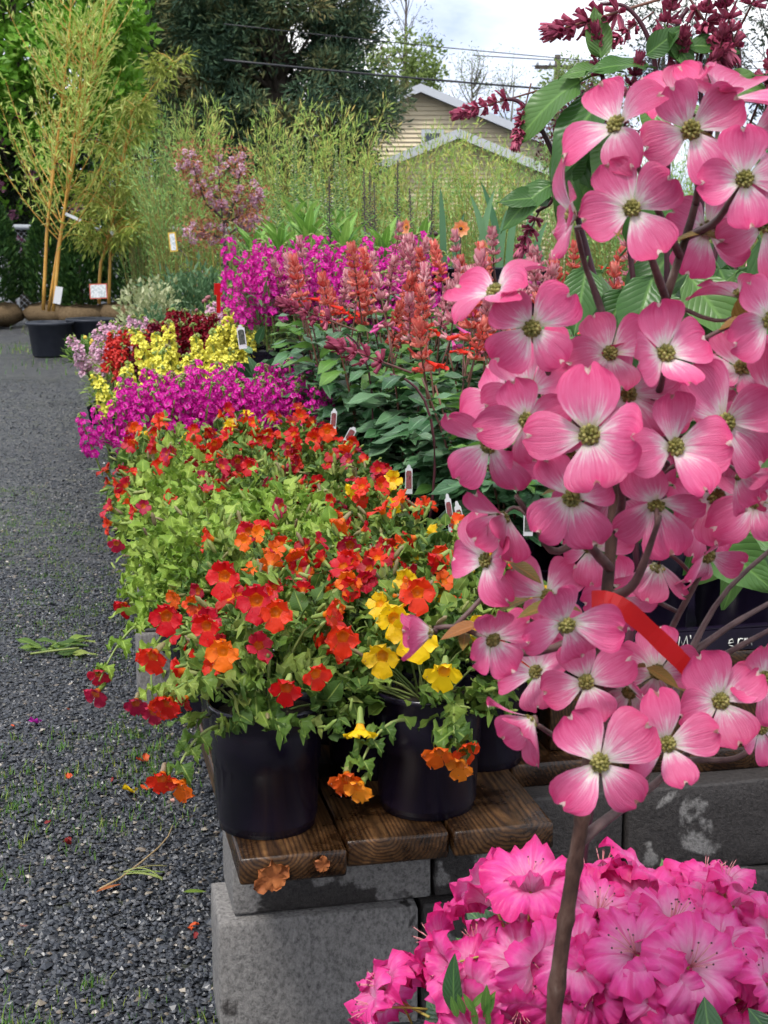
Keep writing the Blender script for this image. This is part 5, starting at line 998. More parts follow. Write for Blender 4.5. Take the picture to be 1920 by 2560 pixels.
for i, dx in enumerate((.12, .34, .56)):
    p = B(s_+.14, t_+dx, .20); rr = thing('potted_shrub', 'black nursery pot in the marked tray, %s from the red ribbon' % ORD[i], 'plant pot', p, 0., 'black pots in the marked tray'); ob('pot', POT, rr); ob('soil', SOIL, rr)
    for j in range(16): a = j*2.4; ob('leaf', SL[j % 3], rr, M4(frames(np.array([math.cos(a), math.sin(a), .5+j*.06]), np.array([0, 0, 1.])), (0, 0, .19+.012*j), 1.))
    ob('stem', mesh('stem', tube([(0, 0, .18), (0, 0, .42)], .004, 6), G['salvia_stem']), rr)
# white plant tags
G['tag_print'] = noisemat('printed_flower_photo', [(.35, (.10, .02, .03)), (.5, (.32, .08, .10)), (.62, (.06, .08, .04)), (.75, (.48, .22, .24))], 170., 3, .4, 0.)
G['tag_dark'] = noisemat('printed_dark_photo', [(.35, (.02, .025, .02)), (.6, (.10, .11, .09)), (.75, (.26, .27, .22))], 150., 3, .4, 0.)
def ptag(px, py, Yd, h, wd_, label, lean=0., pm='tag_print', yaw=0.):
    p = P(px, py, Yd); w2 = wd_/2; V = [(-w2, 0, 0), (w2, 0, 0), (w2, 0, h*.86), (w2*.55, 0, h*.90), (w2*.5, 0, h*.95), (w2*.25, 0, h), (-w2*.25, 0, h), (-w2*.5, 0, h*.95), (-w2*.55, 0, h*.90), (-w2, 0, h*.86)]; n = len(V)
    V2 = V + [(x, .0012, z) for x, _, z in V]; F = [list(range(n)), list(range(2*n-1, n-1, -1))] + [(i, i+n, (i+1) % n+n, (i+1) % n) for i in range(n)]
    A = rotz(yaw)@np.array([[math.cos(lean), 0, math.sin(lean)], [0, 1, 0], [-math.sin(lean), 0, math.cos(lean)]]); rt = thing('plant_tag', label, 'tag', p, 0., 'white plant tags'); ob('card', mesh('card', faces(V2, F), G['white_card'], False), rt, M4(A, (0, 0, 0)))
    w3 = w2*.78; ob('print', mesh('print', faces([(-w3, -.0006, h*.18), (w3, -.0006, h*.18), (w3, -.0006, h*.74), (w3*.6, -.0006, h*.80), (-w3*.6, -.0006, h*.80), (-w3, -.0006, h*.74)], [(0, 1, 2, 3, 4, 5)]), G[pm], False), rt, M4(A, (0, 0, 0)))
ptag(1164, 1360, 3.42, .105, .016, 'white tag standing in the near sage pot, the one nearer the viewer', -.22); ptag(1131, 1335, 3.46, .098, .015, 'white tag standing in the near sage pot, the one further left', -.14)
ptag(1022, 1235, 3.72, .075, .018, 'white tag above the single dark red bloom', 0.); ptag(832, 1075, 4.45, .065, .018, 'white tag under the dark sage leaves beside red blooms', .08); ptag(866, 1105, 4.35, .05, .022, 'white tag lying slanted at a dark pot rim', .5)
ptag(608, 872, 5.6, .09, .030, 'large white tag stuck in the dark round-leaved plant', -.12, 'tag_dark'); ptag(1320, 1340, 3.4, .06, .022, 'small dark tag behind the dogwood blossom', 0., 'tag_dark')
card('sign_card', 'white sign card with yellow border among the low shrubs', P(432, 605, 12.6), .065, .16, (.2, -1, .05), [plain('yellow_print', (.62, .40, .06), .5), G['print_grey']], .1)
# ================================================================== dogwood in front
m, ns, ls = newmat('dogwood_bract'); uv = ns.new('ShaderNodeUVMap'); sp = ns.new('ShaderNodeSeparateXYZ'); ls.new(uv.outputs[0], sp.inputs[0]); oi = ns.new('ShaderNodeObjectInfo')
mp = N(ns, 'ShaderNodeMapping', {'Scale': (26, 1.6, 1)}); va = N(ns, 'ShaderNodeVectorMath', operation='ADD'); ls.new(uv.outputs[0], va.inputs[0])
co = N(ns, 'ShaderNodeCombineXYZ'); ls.new(mth(ns, ls, 'MULTIPLY', oi.outputs['Random'], 7.), co.inputs[0]); ls.new(co.outputs[0], va.inputs[1]); ls.new(va.outputs[0], mp.inputs[0])
nz_ = N(ns, 'ShaderNodeTexNoise', {'Scale': 1., 'Detail': 4., 'Roughness': .6}); ls.new(mp.outputs[0], nz_.inputs['Vector'])
mp2 = N(ns, 'ShaderNodeMapping', {'Scale': (3, 3, 1)}); ls.new(va.outputs[0], mp2.inputs[0]); nb_ = N(ns, 'ShaderNodeTexNoise', {'Scale': 1., 'Detail': 3.}); ls.new(mp2.outputs[0], nb_.inputs['Vector'])
f = mth(ns, ls, 'ADD', sp.outputs[1], mth(ns, ls, 'ADD', mth(ns, ls, 'MULTIPLY', mth(ns, ls, 'SUBTRACT', nz_.outputs[0], .5), .95), mth(ns, ls, 'MULTIPLY', mth(ns, ls, 'SUBTRACT', nb_.outputs[0], .5), .40)))
rp = ramp(ns, [(.03, (.62, .58, .40)), (.15, (.84, .75, .74)), (.29, (.79, .38, .51)), (.48, (.75, .165, .335)), (.95, (.65, .055, .195))]); ls.new(f, rp.inputs[0])
au = mth(ns, ls, 'ABSOLUTE', mth(ns, ls, 'SUBTRACT', sp.outputs[0], .5))
tip = mth(ns, ls, 'MULTIPLY', mth(ns, ls, 'GREATER_THAN', mth(ns, ls, 'SUBTRACT', sp.outputs[1], mth(ns, ls, 'MULTIPLY', au, 1.1)), .865), .8)
tcx = ramp(ns, [(.4, (.28, .16, .10)), (.55, (.78, .66, .58))]); ls.new(nb_.outputs[0], tcx.inputs[0])
c = mixc(ns, ls, tip, rp.outputs[0], tcx.outputs[0])
hs = N(ns, 'ShaderNodeHueSaturation'); ls.new(c, hs.inputs['Color']); ls.new(mth(ns, ls, 'ADD', .74, mth(ns, ls, 'MULTIPLY', oi.outputs['Random'], .36)), hs.inputs['Value'])
G['bract'] = finish(m, ns, ls, hs.outputs[0], .42, .32, nz_.outputs[0], .4, .5, .003)
G['button'] = islandmat('dogwood_button', [(0, (.10, .095, .02)), (.6, (.20, .18, .04)), (1, (.34, .30, .10))], .5, .1)
G['dog_bark'] = noisemat('dogwood_bark', [(.36, (.030, .013, .010)), (.52, (.070, .034, .025)), (.64, (.10, .058, .045)), (.74, (.24, .20, .17))], 55., 8, .6, .9, .006, vecscale=(1, 1, .4))
G['twig'] = noisemat('dogwood_twig', [(.35, (.07, .035, .035)), (.7, (.15, .09, .08))], 60., 4, .5, .3, .002)
G['dog_leaf'] = leafmat('dogwood_young_leaf', [(0, (.16, .12, .025)), (.6, (.26, .17, .035)), (1, (.32, .12, .03))], .45, .35, 26.)
def bract(seed):
    q = rs(seed); L, W = .047*q.uniform(.93, 1.06), .044*q.uniform(.92, 1.1); cup, curl, tw = q.uniform(-.15, .45), q.uniform(-.34, .20), q.normal()*.2; ph = q.uniform(0, 6)
    def f(U, V):
        w = W*.5*np.interp(V, [0, .06, .2, .4, .6, .76, .88, .95, 1], [.16, .22, .46, .80, .985, .99, .86, .66, .40])
        x = U*w; y = L*(V - .085*V**7*np.exp(-(U/.34)**2) - .05*V**4*U**2)
        z = cup*w*U**2 + curl*L*V**2.2 + .05*L*np.sin(V*3.1) + tw*x*V + .05*L*V**3*np.sin(U*3+ph) + .0006*np.cos(U*11+ph)*np.sin(math.pi*V) + .10*L*V**8*np.exp(-(U/.3)**2)
        return x, y, z
    return grid(f, 10, 12)
BR = [mesh('bract', bract(700+i), G['bract']) for i in range(24)]
q = rs(720); pts_ = [np.array([0, 0, .0075])]
bt = []
for i in range(26):
    h = 1-(i+.5)/26*.95; a = i*2.399; s_ = math.sqrt(1-h*h); bt.append(xf(ball(.0021, 6, 4), M4(frame_z((math.cos(a)*s_, math.sin(a)*s_, h))*np.array([1, 1, 1.35]), np.array([math.cos(a)*s_, math.sin(a)*s_, h*.8])*.0062)))
BTN = mesh('flower', join(bt+[xf(ball(.0052, 8, 5), M4(np.eye(3)*np.array([1, 1, .75]), (0, 0, 0)))]), G['button'])
YD = 1.16
dog_base = np.array([P(1380, 2560, YD)[0]-.012, YD, 0.]); dog = thing('dogwood_tree', 'young pink dogwood in full bloom with one slim trunk in front of the bench', 'tree', dog_base)
def dl(px, py, Y): return P(px, py, Y)-dog_base
def limb(path, r0, r1, seg=8, name='branch', mat='dog_bark', n=16, knob=0.):
    pt = np.array(path); tt = np.linspace(0, len(pt)-1, n); k_ = len(pt)
    # smooth through the points
    pp_ = np.stack([np.interp(tt, range(k_), pt[:, i]) for i in range(3)], -1)
    for _ in range(2): pp_[1:-1] = pp_[1:-1]*.5+(pp_[:-2]+pp_[2:])*.25
    rad = np.linspace(r0, r1, n)
    if knob: rad = rad*(1+knob*(np.arange(n) % 5 == 2))
    ob(name, mesh(name, tube(pp_, rad, seg), G[mat]), dog); return pp_
LIMBS = []
LIMBS.append(limb([(0, 0, 0), (.006, 0, .4), dl(1380, 2560, YD), dl(1405, 2360, YD), dl(1424, 2240, YD), dl(1447, 2100, YD), dl(1462, 2000, YD)], .0074, .0060, 12, 'trunk', 'dog_bark', 30, .22))
LIMBS.append(limb([dl(1462, 2000, YD), dl(1480, 1850, YD+.01), dl(1500, 1650, YD+.02), dl(1520, 1460, YD+.03), dl(1532, 1300, YD+.04), dl(1545, 1160, YD+.05), dl(1590, 980, YD+.06), dl(1664, 746, YD+.07), dl(1700, 640, YD+.07), dl(1740, 512, YD+.08), dl(1760, 400, YD+.09), dl(1770, 300, YD+.09)], .0060, .0024, 10, 'trunk', 'dog_bark', 36, .08))
def B_(pts, r0=.0042, r1=.0018): LIMBS.append(limb([dl(*p) for p in pts], r0, r1, 7, 'branch', 'twig', 14, .1))
B_([(1440, 2115, YD), (1480, 2075, YD+.01), (1540, 2030, YD+.05), (1640, 1960, YD+.10), (1700, 1900, YD+.1)], .0055, .003)
B_([(1515, 1500, YD+.03), (1585, 1470, YD), (1620, 1380, YD-.02), (1650, 1290, YD-.04)], .005)
B_([(1525, 1420, YD+.03), (1470, 1360, YD), (1440, 1290, YD-.03), (1420, 1200, YD-.05)], .0045)
B_([(1530, 1350, YD+.04), (1470, 1330, YD+.05), (1380, 1400, YD+.02), (1340, 1310, YD), (1290, 1240, YD-.02)], .004)
B_([(1535, 1330, YD+.04), (1560, 1250, YD), (1540, 1160, YD-.04), (1480, 1110, YD-.08)], .004)
B_([(1540, 1250, YD+.05), (1620, 1220, YD+.03), (1670, 1160, YD-.03)], .004)
B_([(1545, 1180, YD+.05), (1480, 1100, YD+.06), (1400, 1000, YD+.03), (1340, 860, YD-.0)], .0042)
B_([(1590, 985, YD+.06), (1540, 900, YD+.03), (1500, 760, YD+.04), (1460, 660, YD+.04), (1440, 570, YD+.02)], .0042)
B_([(1664, 746, YD+.07), (1640, 680, YD+.02), (1620, 620, YD), (1600, 560, YD-.02), (1590, 530, YD-.03)], .0038)
B_([(1700, 640, YD+.07), (1660, 560, YD+.03), (1620, 470, YD), (1560, 340, YD-.01)], .0036)
B_([(1720, 590, YD+.08), (1790, 560, YD+.03), (1840, 480, YD-.02), (1860, 455, YD-.03)], .0036)
B_([(1740, 512, YD+.08), (1750, 420, YD+.05), (1735, 345, YD+.01)], .003)
B_([(1760, 400, YD+.09), (1775, 330, YD+.06), (1790, 265, YD+.05)], .003)
B_([(1570, 1040, YD+.06), (1650, 980, YD+.03), (1665, 900, YD-.03)], .0038)
B_([(1560, 1100, YD+.05), (1700, 1100, YD+.02), (1800, 1070, YD-.02)], .0038)
B_([(1500, 1650, YD+.02), (1450, 1620, YD), (1420, 1580, YD-.04)], .0036)
B_([(1510, 1560, YD+.02), (1400, 1620, YD+.03), (1300, 1640, YD+.01), (1235, 1610, YD-.01), (1150, 1560, YD+.02), (1085, 1570, YD+.02)], .004)
B_([(1700, 1900, YD+.1), (1760, 1840, YD+.06), (1800, 1770, YD-.0)], .003)
B_([(1700, 1900, YD+.1), (1850, 1900, YD+.1), (1960, 1780, YD+.1)], .003)
B_([(1480, 1850, YD+.01), (1540, 1860, YD-.04), (1510, 1900, YD-.08)], .0036)
B_([(1485, 1800, YD+.01), (1590, 1850, YD-.03), (1660, 1860, YD-.05)], .0036)
B_([(1480, 1830, YD+.01), (1400, 1850, YD), (1340, 1810, YD-.03)], .003)
B_([(1590, 2000, YD+.06), (1680, 1760, YD+.10), (1720, 1640, YD+.14), (1800, 1480, YD+.16), (1980, 1330, YD+.18)], .0045)
B_([(1720, 1640, YD+.14), (1830, 1560, YD+.16), (1990, 1470, YD+.2)], .0038)
B_([(1700, 1700, YD+.12), (1840, 1620, YD+.12), (1990, 1540, YD+.14)], .0034)
B_([(1640, 1780, YD+.10), (1660, 1600, YD+.12), (1760, 1420, YD+.10), (1775, 1395, YD+.08)], .0036)
B_([(1545, 1180, YD+.05), (1420, 1180, YD+.06), (1300, 1120, YD+.02), (1240, 1110, YD+.01)], .0034)
ALL = np.concatenate(LIMBS[1:])
# (px, py, depth offset, facing x,y(up),z(towards viewer), roll degrees, size)
FLW = [(1862, 447, -.06, .05, .15, 1, 10, 1.05), (1580, 521, -.04, -.1, -.05, 1, 30, .92), (1432, 540, -.03, -.85, .25, .55, 20, 1.05), (1541, 312, -.02, -.75, .55, .45, 35, 1.05), (1727, 325, .0, -.15, -.45, .9, 40, 1.1),
 (1799, 247, .03, .25, .85, .35, 30, 1.15), (1703, 250, .05, -.25, .9, .3, 15, 1.05), (1237, 729, -.03, -.55, .7, .5, 5, 1.0), (1330, 820, -.05, -.1, .12, 1, 40, 1.05), (1664, 884, -.06, .05, .1, 1, 8, 1.1), (1525, 883, .02, -.2, .1, .9, 25, 1.0),
 (1769, 575, .08, .1, .3, -.9, 30, 1.1), (1851, 738, .06, .1, .85, .2, 20, 1.0), (1925, 800, -.02, .3, .2, .9, 30, 1.0), (1474, 1087, -.09, -.05, .08, 1, 4, 1.12), (1687, 1118, -.07, .08, .05, 1, 2, 1.1), (1813, 1057, -.04, .1, .1, 1, 35, 1.08),
 (1316, 1050, -.05, -.35, .15, .85, 15, 1.0), (1221, 1113, -.02, -.6, -.3, .65, 30, 1.0), (1429, 1244, -.05, -.15, -.4, .9, 30, 1.0), (1641, 1261, -.02, -.1, -.5, .85, 20, 1.05), (1770, 1390, .08, .05, -.1, 1, 10, .98), (1416, 1562, -.06, .05, .05, 1, 20, 1.0), (1231, 1598, -.02, -.05, .05, 1, 30, .88),
 (1260, 1290, .02, -.5, -.6, .4, 10, .9), (1215, 1400, .03, -.85, .35, .3, 20, .9), (1644, 1417, .09, .1, -.75, -.4, 30, 1.0), (1367, 1491, .06, .1, .1, .9, 40, 1.0), (1475, 1367, .08, -.1, .2, .9, 10, 1.0), (1322, 977, .02, -.2, .4, .8, 20, 1.0), (1570, 985, .03, .1, .3, .9, 40, 1.05), (1856, 920, .03, .2, .35, .8, 20, 1.0),
 (1890, 1250, .04, .3, -.1, .9, 30, 1.05), (1500, 1906, -.09, -.05, .05, 1, 42, 1.05), (1668, 1860, -.06, .0, .15, 1, 8, 1.08), (1802, 1752, -.01, .2, .1, .95, 25, 1.0), (1912, 1695, .0, .1, .2, .95, 15, 1.05), (1466, 1705, .0, .2, .4, .85, 20, .95), (1643, 1680, .05, .0, .3, .9, 5, 1.0), (1327, 1800, -.03, -.6, -.35, .55, 25, .95),
 (1078, 1580, .02, -.55, -.35, .6, 10, .82), (1573, 1730, .02, .05, .3, .9, 40, .95), (1890, 340, .03, .35, .35, .8, 20, 1.05), (1790, 1240, .05, .25, -.25, .9, 5, 1.05), (1540, 1230, .06, .1, .1, .9, 35, 1.0), (1400, 930, .05, .15, .3, .85, 25, 1.0), (1700, 1010, .05, .1, .2, .9, 12, 1.05),
 (1850, 1185, -.01, .2, -.7, .5, 20, .9), (1420, 1140, .06, -.1, .1, .9, 12, 1.05), (1550, 1480, .11, .2, .1, .9, 12, .95), (1340, 1680, .05, -.1, .2, .9, 30, .9), (1745, 1300, .12, 0, 0, 1, 40, 1.0), (1625, 1120, .08, 0, .1, 1, 40, 1.05), (1940, 1010, .0, .2, .1, .9, 15, 1.05), (1915, 560, .05, .2, .3, .9, 25, 1.05), (1780, 960, .08, 0, .2, .9, 10, 1.05), (1250, 1000, .05, -.6, .3, .6, 30, .9), (1905, 1820, .06, .2, .1, .9, 0, .9)]
q = rs(730)
for i, (px, py, dy, nx, nup, nt, roll, sz) in enumerate(FLW):
    pw = dl(px, py, YD+dy); n = unit(np.array([nx, -nt, nup])+q.normal(size=3)*(.2 if i < 40 else .5)); A = frame_z(n, R_(roll)); fo = ob('flower', BTN, dog, M4(A, pw, sz*.83*q.uniform(.9, 1.07)))
    closed = 28 if (abs(nt) < .62 and nup < 0) else 0
    for k_ in range(4):
        el = q.uniform(-4, 36)+closed*q.uniform(.8, 1.4)+(k_ % 2)*4; ob('bract', BR[q.randint(24)], fo, M4(rotz(k_*math.pi/2+q.normal()*.14)@rotx(R_(el)), rotz(k_*math.pi/2)@np.array([0, .0035, -.0015-.001*(k_ % 2)]), q.uniform(.88, 1.1)))
    # flower stalk to the nearest branch below
    d = ALL-pw; dist = np.linalg.norm(d, axis=1)+.6*np.clip(d[:, 2]+.01, 0, None)+.3*np.clip(-d[:, 1]-.0, 0, None); j = int(np.argmin(dist)); e = ALL[j]; b0 = pw-n*.003
    ob('flower_stalk', mesh('flower_stalk', tube(bez(e, b0-n*min(.05, .6*np.linalg.norm(e-b0)), b0, 8), np.linspace(.0021, .0014, 8), 6), G['twig']), dog)
    if q.uniform() < .45:
        for sg in (-1, 1): ob('leaf', bpy.data.meshes.get('dogwood_young_leaf_blade') or mesh('dogwood_young_leaf_blade', leaf_t(.035, .016, 6, 2, 0, .4, .3, .8), G['dog_leaf']), dog, M4(frames(unit(np.cross(n, [0, 0, 1.])*sg+np.array([0, .2, -.2])), np.array([0, -.4, 1.])), b0-n*.025, q.uniform(.6, 1.)))
for (px, py, Y) in ((1845, 830, YD+.06), (1880, 800, YD+.05), (1830, 790, YD+.07), (1470, 1590, YD+.06)):
    ob('leaf', bpy.data.meshes['dogwood_young_leaf_blade'], dog, M4(frames(rdir(q, 1)[0]+np.array([0, -.3, .3]), np.array([0, -.6, .6])), dl(px, py, Y), 1.3))
PT2 = lathe([(.001, .004), (.11, .004), (.115, 0), (.135, .25), (.145, .255), (.147, .275), (.138, .275), (.13, .25), (.001, .245)], 28)
ob('pot', mesh('pot', PT2, G['pot']), dog)
# red ribbon tied to the dogwood
pth = np.array([P(1480, 1500, YD+.02), P(1535, 1500, YD+.0), P(1590, 1545, YD+.01), P(1650, 1600, YD+.03), P(1710, 1660, YD+.03), P(1775, 1730, YD+.05)]); tt = np.linspace(0, 5, 18); pp_ = np.stack([np.interp(tt, range(6), pth[:, i]) for i in range(3)], -1)
for _ in range(2): pp_[1:-1] = pp_[1:-1]*.5+(pp_[:-2]+pp_[2:])*.25
dv = unit(np.gradient(pp_, axis=0)); sd_ = unit(np.cross(dv, np.array([0, -1., .25]))); V, F = [], []
for i in range(18):
    wv = .0076*(1+.05*math.sin(i*1.3)); nrm = np.cross(sd_[i], dv[i])*.0005
    V += [pp_[i]-sd_[i]*wv-nrm, pp_[i]+sd_[i]*wv-nrm, pp_[i]+sd_[i]*wv+nrm, pp_[i]-sd_[i]*wv+nrm]
for i in range(17):
    for j in range(4): F.append((i*4+j, i*4+(j+1) % 4, i*4+4+(j+1) % 4, i*4+4+j))
tag(ob('ribbon', mesh('ribbon', faces(V, F+[(3, 2, 1, 0), (68, 69, 70, 71)]), G['red_plastic'], False)), 'bright red plastic ribbon tied to the dogwood branches', 'ribbon')
# ================================================================== rhododendron
m, ns, ls = newmat('rhododendron_petal'); uv = ns.new('ShaderNodeUVMap'); sp = ns.new('ShaderNodeSeparateXYZ'); ls.new(uv.outputs[0], sp.inputs[0]); oi = ns.new('ShaderNodeObjectInfo')
lob = mth(ns, ls, 'ABSOLUTE', mth(ns, ls, 'SUBTRACT', mth(ns, ls, 'FRACT', mth(ns, ls, 'MULTIPLY', sp.outputs[0], 5.)), .5))   # 0 on the midrib
mp = N(ns, 'ShaderNodeMapping', {'Scale': (40, 3, 1)}); ls.new(uv.outputs[0], mp.inputs[0]); nz_ = N(ns, 'ShaderNodeTexNoise', {'Scale': 1., 'Detail': 4.}); ls.new(mp.outputs[0], nz_.inputs['Vector'])
f = mth(ns, ls, 'ADD', mth(ns, ls, 'ADD', mth(ns, ls, 'MULTIPLY', mth(ns, ls, 'POWER', sp.outputs[1], 1.4), .72), mth(ns, ls, 'MULTIPLY', mth(ns, ls, 'SUBTRACT', nz_.outputs[0], .5), .6)), mth(ns, ls, 'MULTIPLY', oi.outputs['Random'], .34))
rp = ramp(ns, [(.08, (.80, .46, .60)), (.36, (.78, .22, .46)), (.66, (.76, .065, .33)), (1., (.64, .014, .18))]); ls.new(f, rp.inputs[0])
rib = mth(ns, ls, 'MULTIPLY', mth(ns, ls, 'LESS_THAN', lob, .045), .5); c = mixc(ns, ls, rib, rp.outputs[0], (.68, .03, .22))
G['rhodo'] = finish(m, ns, ls, c, .42, .38, nz_.outputs[0], .35, .6, .005)
G['stamen'] = plain('stamen_cream', (.62, .25, .25), .5); G['anther'] = plain('anther_dark', (.06, .015, .02), .5); G['pedicel'] = plain('flower_stalk_green', (.34, .30, .06), .5)
G['rhodo_leaf'] = leafmat('rhododendron_leaf', [(0, (.022, .065, .028)), (.6, (.04, .10, .035)), (1, (.10, .20, .05))], .3, .15, 30.)
def rhodo_flower(seed):
    q = rs(seed); nT, nR = 80, 9; th, rr_ = np.meshgrid(np.linspace(0, 2*math.pi, nT+1), np.linspace(0, 1, nR)); lobe = np.abs(np.cos(2.5*th)); ph = q.uniform(0, 6, 5)
    lift = .0375*q.uniform(.95, 1.1)
    rad = .004+lift*rr_**1.15*(1-(.34*(1-lobe**.34))*rr_**1.5)*(1+.05*np.sin(th+ph[0])) + .0005*np.sin(th*31+ph[1])*rr_**6
    z = .030*rr_**.62 - .016*rr_**3.2 + .0050*rr_**3*np.sin(th*8+ph[2]) + .0034*rr_**4*np.sin(th*17+ph[3]) + .0022*rr_**5*np.sin(th*29+ph[1]) - .004*rr_*(1-lobe) + .005*np.sin(th+ph[4])*rr_**2
    V = np.stack([np.cos(th)*rad, np.sin(th)*rad, z], -1).reshape(-1, 3); i = np.arange(nR-1)[:, None]*(nT+1)+np.arange(nT)[None, :]; F = np.stack([i, i+1, i+nT+2, i+nT+1], -1).reshape(-1, 4)
    # lobes are centred on multiples of 72 degrees where |cos 2.5 th| = 1
    return T(V, F.ravel(), np.full(len(F), 4), np.stack([th/(2*math.pi)+.1, rr_], -1).reshape(-1, 2))
RF = [mesh('flower', rhodo_flower(800+i), G['rhodo']) for i in range(8)]
st_ = []
for i in range(7):
    a = i*.9; e = np.array([math.cos(a)*.010, math.sin(a)*.010-.006, .036+.003*(i % 3)]); st_ += [mat_of(tube(bez((0, 0, .003), (e[0]*.3, e[1]*.3, .022), e*np.array([1, 1, .85]), 5), .0004, 4), 0), mat_of(xf(ball(.0010, 5, 3), M4(np.eye(3), e*np.array([1, 1, .85]))), 1)]
STM = mesh('stamens', join(st_), [G['stamen'], G['anther']])
RL = [mesh('leaf', leaf_t(.13, .042, 9, 4, 0, .25, d, .85, .2), G['rhodo_leaf']) for d in (.15, .4)]
RYL = mesh('young_leaf', leaf_t(.045, .012, 5, 2, 0, .5, .1, .85), G['salvia_young'])
YR = 1.5; rb = np.array([P(1560, 2500, YR+.1)[0], YR+.1, 0.]); rho = thing('rhododendron_shrub', 'rhododendron covered in ruffled hot pink flower trusses beneath the dogwood', 'shrub', rb); q = rs(820)
TR = [(1235, 2300, 1.46, .085, (-.3, -.75, .55)), (1400, 2250, 1.58, .085, (0, -.6, .8)), (1580, 2240, 1.56, .085, (0, -.6, .8)), (1740, 2250, 1.60, .090, (.1, -.6, .8)), (1850, 2330, 1.50, .085, (.25, -.8, .45)), (1480, 2400, 1.44, .085, (-.1, -.85, .4)), (1660, 2430, 1.40, .085, (.05, -.85, .35)), (1300, 2480, 1.44, .085, (-.2, -.85, .35)), (1035, 2490, 1.46, .085, (-.45, -.6, .65)), (1840, 2500, 1.42, .085, (.2, -.85, .3)), (1540, 2600, 1.40, .085, (0, -.9, .3)), (1180, 2620, 1.44, .08, (-.2, -.85, .4)), (1730, 2640, 1.40, .08, (0, -.9, .3)), (1990, 2420, 1.5, .085, (.3, -.7, .5))]
wood = []
for (px, py, Y, Rr, nv) in TR:
    nv = unit(nv); c = P(px, py+50, Y)-rb-nv*Rr*.85; tpos = c-nv*.02
    wood.append(tube(bez((q.normal()*.02, q.normal()*.02, .2), (tpos[0]*.5, tpos[1]*.5, .42), tpos, 8), np.linspace(.011, .005, 8), 6)); k_ = 0; dirs = []
    for i in range(60):
        h = 1-2*(i+.5)/60; a = i*2.399; d = np.array([math.sqrt(1-h*h)*math.cos(a), math.sqrt(1-h*h)*math.sin(a), h]); 
        if d@nv > -.05: dirs.append(d)
    for d in np.array(dirs)[::3]:
        d = unit(d+q.normal(size=3)*.16); p = c+d*Rr*q.uniform(.60, .90); fo = ob('flower', RF[q.randint(8)], rho, M4(frame_z(unit(d+nv*.15+q.normal(size=3)*.22), q.uniform(0, 6)), p, q.uniform(.95, 1.3)))
        if q.uniform() < .6: ob('stamens', STM, fo)
        ob('stalk', mesh('stalk', tube(bez((0, 0, .002), (0, .004, -.015), (q.normal()*.006, q.normal()*.006, -.045), 5), .0014, 5), G['pedicel']), fo)
    for i in range(9):
        a = i*.7; sd_ = unit(np.cross(nv, rdir(q, 1)[0])); ob('leaf', RL[i % 2], rho, M4(frames(unit(sd_-nv*.55), nv), c-nv*.05+sd_*.015, q.uniform(.7, .95)))
for i in range(9):
    pw = P(1180+q.normal()*25, 2545+q.normal()*20, 1.42)-rb; ob('young_leaf', RYL, rho, M4(frames(unit(np.array([q.normal()*.4, -.3, 1.])), np.array([0, -1., .3])), pw, q.uniform(.5, .9)))
ob('leaf', RL[0], rho, M4(frames(np.array([-.05, -.1, 1.]), np.array([-.6, -1., 0])), P(1135, 2540, 1.44)-rb, .55)); ob('leaf', RL[0], rho, M4(frames(np.array([.1, -.5, -1.]), np.array([0, -1., .3])), P(1760, 2490, 1.36)-rb, .8)); ob('leaf', RL[1], rho, M4(frames(np.array([.6, -.5, -.6]), np.array([0, -1., .3])), P(1870, 2520, 1.36)-rb, .7))
ob('branch', mesh('branch', join(wood), G['dog_bark']), rho); ob('pot', mesh('pot', PT2, G['pot']), rho)
# ================================================================== tall plum sage behind the dogwood
YS = 1.95; tb = np.array([P(1445, 2400, YS)[0], YS, 0.]); ts_ = thing('tall_plum_sage', 'tall plum-red sage with dark stems rising behind the dogwood into the sky', 'flower plant', tb); q = rs(840)
ob('pot', mesh('pot', PT2, G['pot']), ts_)
G['tall_leaf'] = leafmat('tall_sage_leaf', [(0, (.040, .105, .025)), (.5, (.065, .16, .035)), (1, (.13, .24, .06))], .36, .3, 36.)
TL = [mesh('leaf', leaf_t(.10, .055, 9, 6, .07, .22, d, .68, .3, 0, 11, .015), G['tall_leaf']) for d in (.1, .45, .8)]
def tl(px, py, Y=YS): return P(px, py, Y)-tb
def tstem(pts, r0=.0045, r1=.0025):
    pt = np.array([tl(*p) for p in pts]); n = 24; tt = np.linspace(0, len(pt)-1, n); pp_ = np.stack([np.interp(tt, range(len(pt)), pt[:, i]) for i in range(3)], -1)
    for _ in range(3): pp_[1:-1] = pp_[1:-1]*.5+(pp_[:-2]+pp_[2:])*.25
    ob('stem', mesh('stem', tube(pp_, np.linspace(r0, r1, n), 7), G['dark_stem']), ts_)
tstem([(1436, 2700), (1447, 2300), (1458, 2050), (1530, 1780), (1610, 1450), (1655, 1100), (1670, 800), (1668, 300), (1672, 150), (1685, 60), (1720, 20)], .006, .003)
tstem([(1668, 420), (1650, 250), (1632, 120), (1600, 50), (1560, 10), (1500, 10)], .0042, .0022)
tstem([(1600, 1480), (1540, 900), (1440, 520), (1400, 420), (1340, 290), (1290, 245), (1250, 250)], .005, .0022)
tstem([(1535, 1760), (1650, 1300), (1750, 700), (1760, 300), (1745, 180), (1755, 130)], .005, .0025)
tstem([(1660, 1100), (1780, 700), (1840, 300), (1850, 150), (1845, 110)], .0045, .0025)
tstem([(1640, 1200), (1560, 500), (1530, 300), (1505, 180)], .0042, .0022)
tstem([(1400, 460), (1375, 510), (1340, 530)], .003, .002)
tstem([(1665, 1050), (1780, 850), (1900, 500), (1920, 250), (1905, 230)], .004, .0022)
def thead(px, py, n, sc_, Y=YS): ob('flower_spike', SPK['plum'][0][q.randint(4)], ts_, M4(frame_z(unit(n), q.uniform(0, 6)), tl(px, py, Y), sc_))
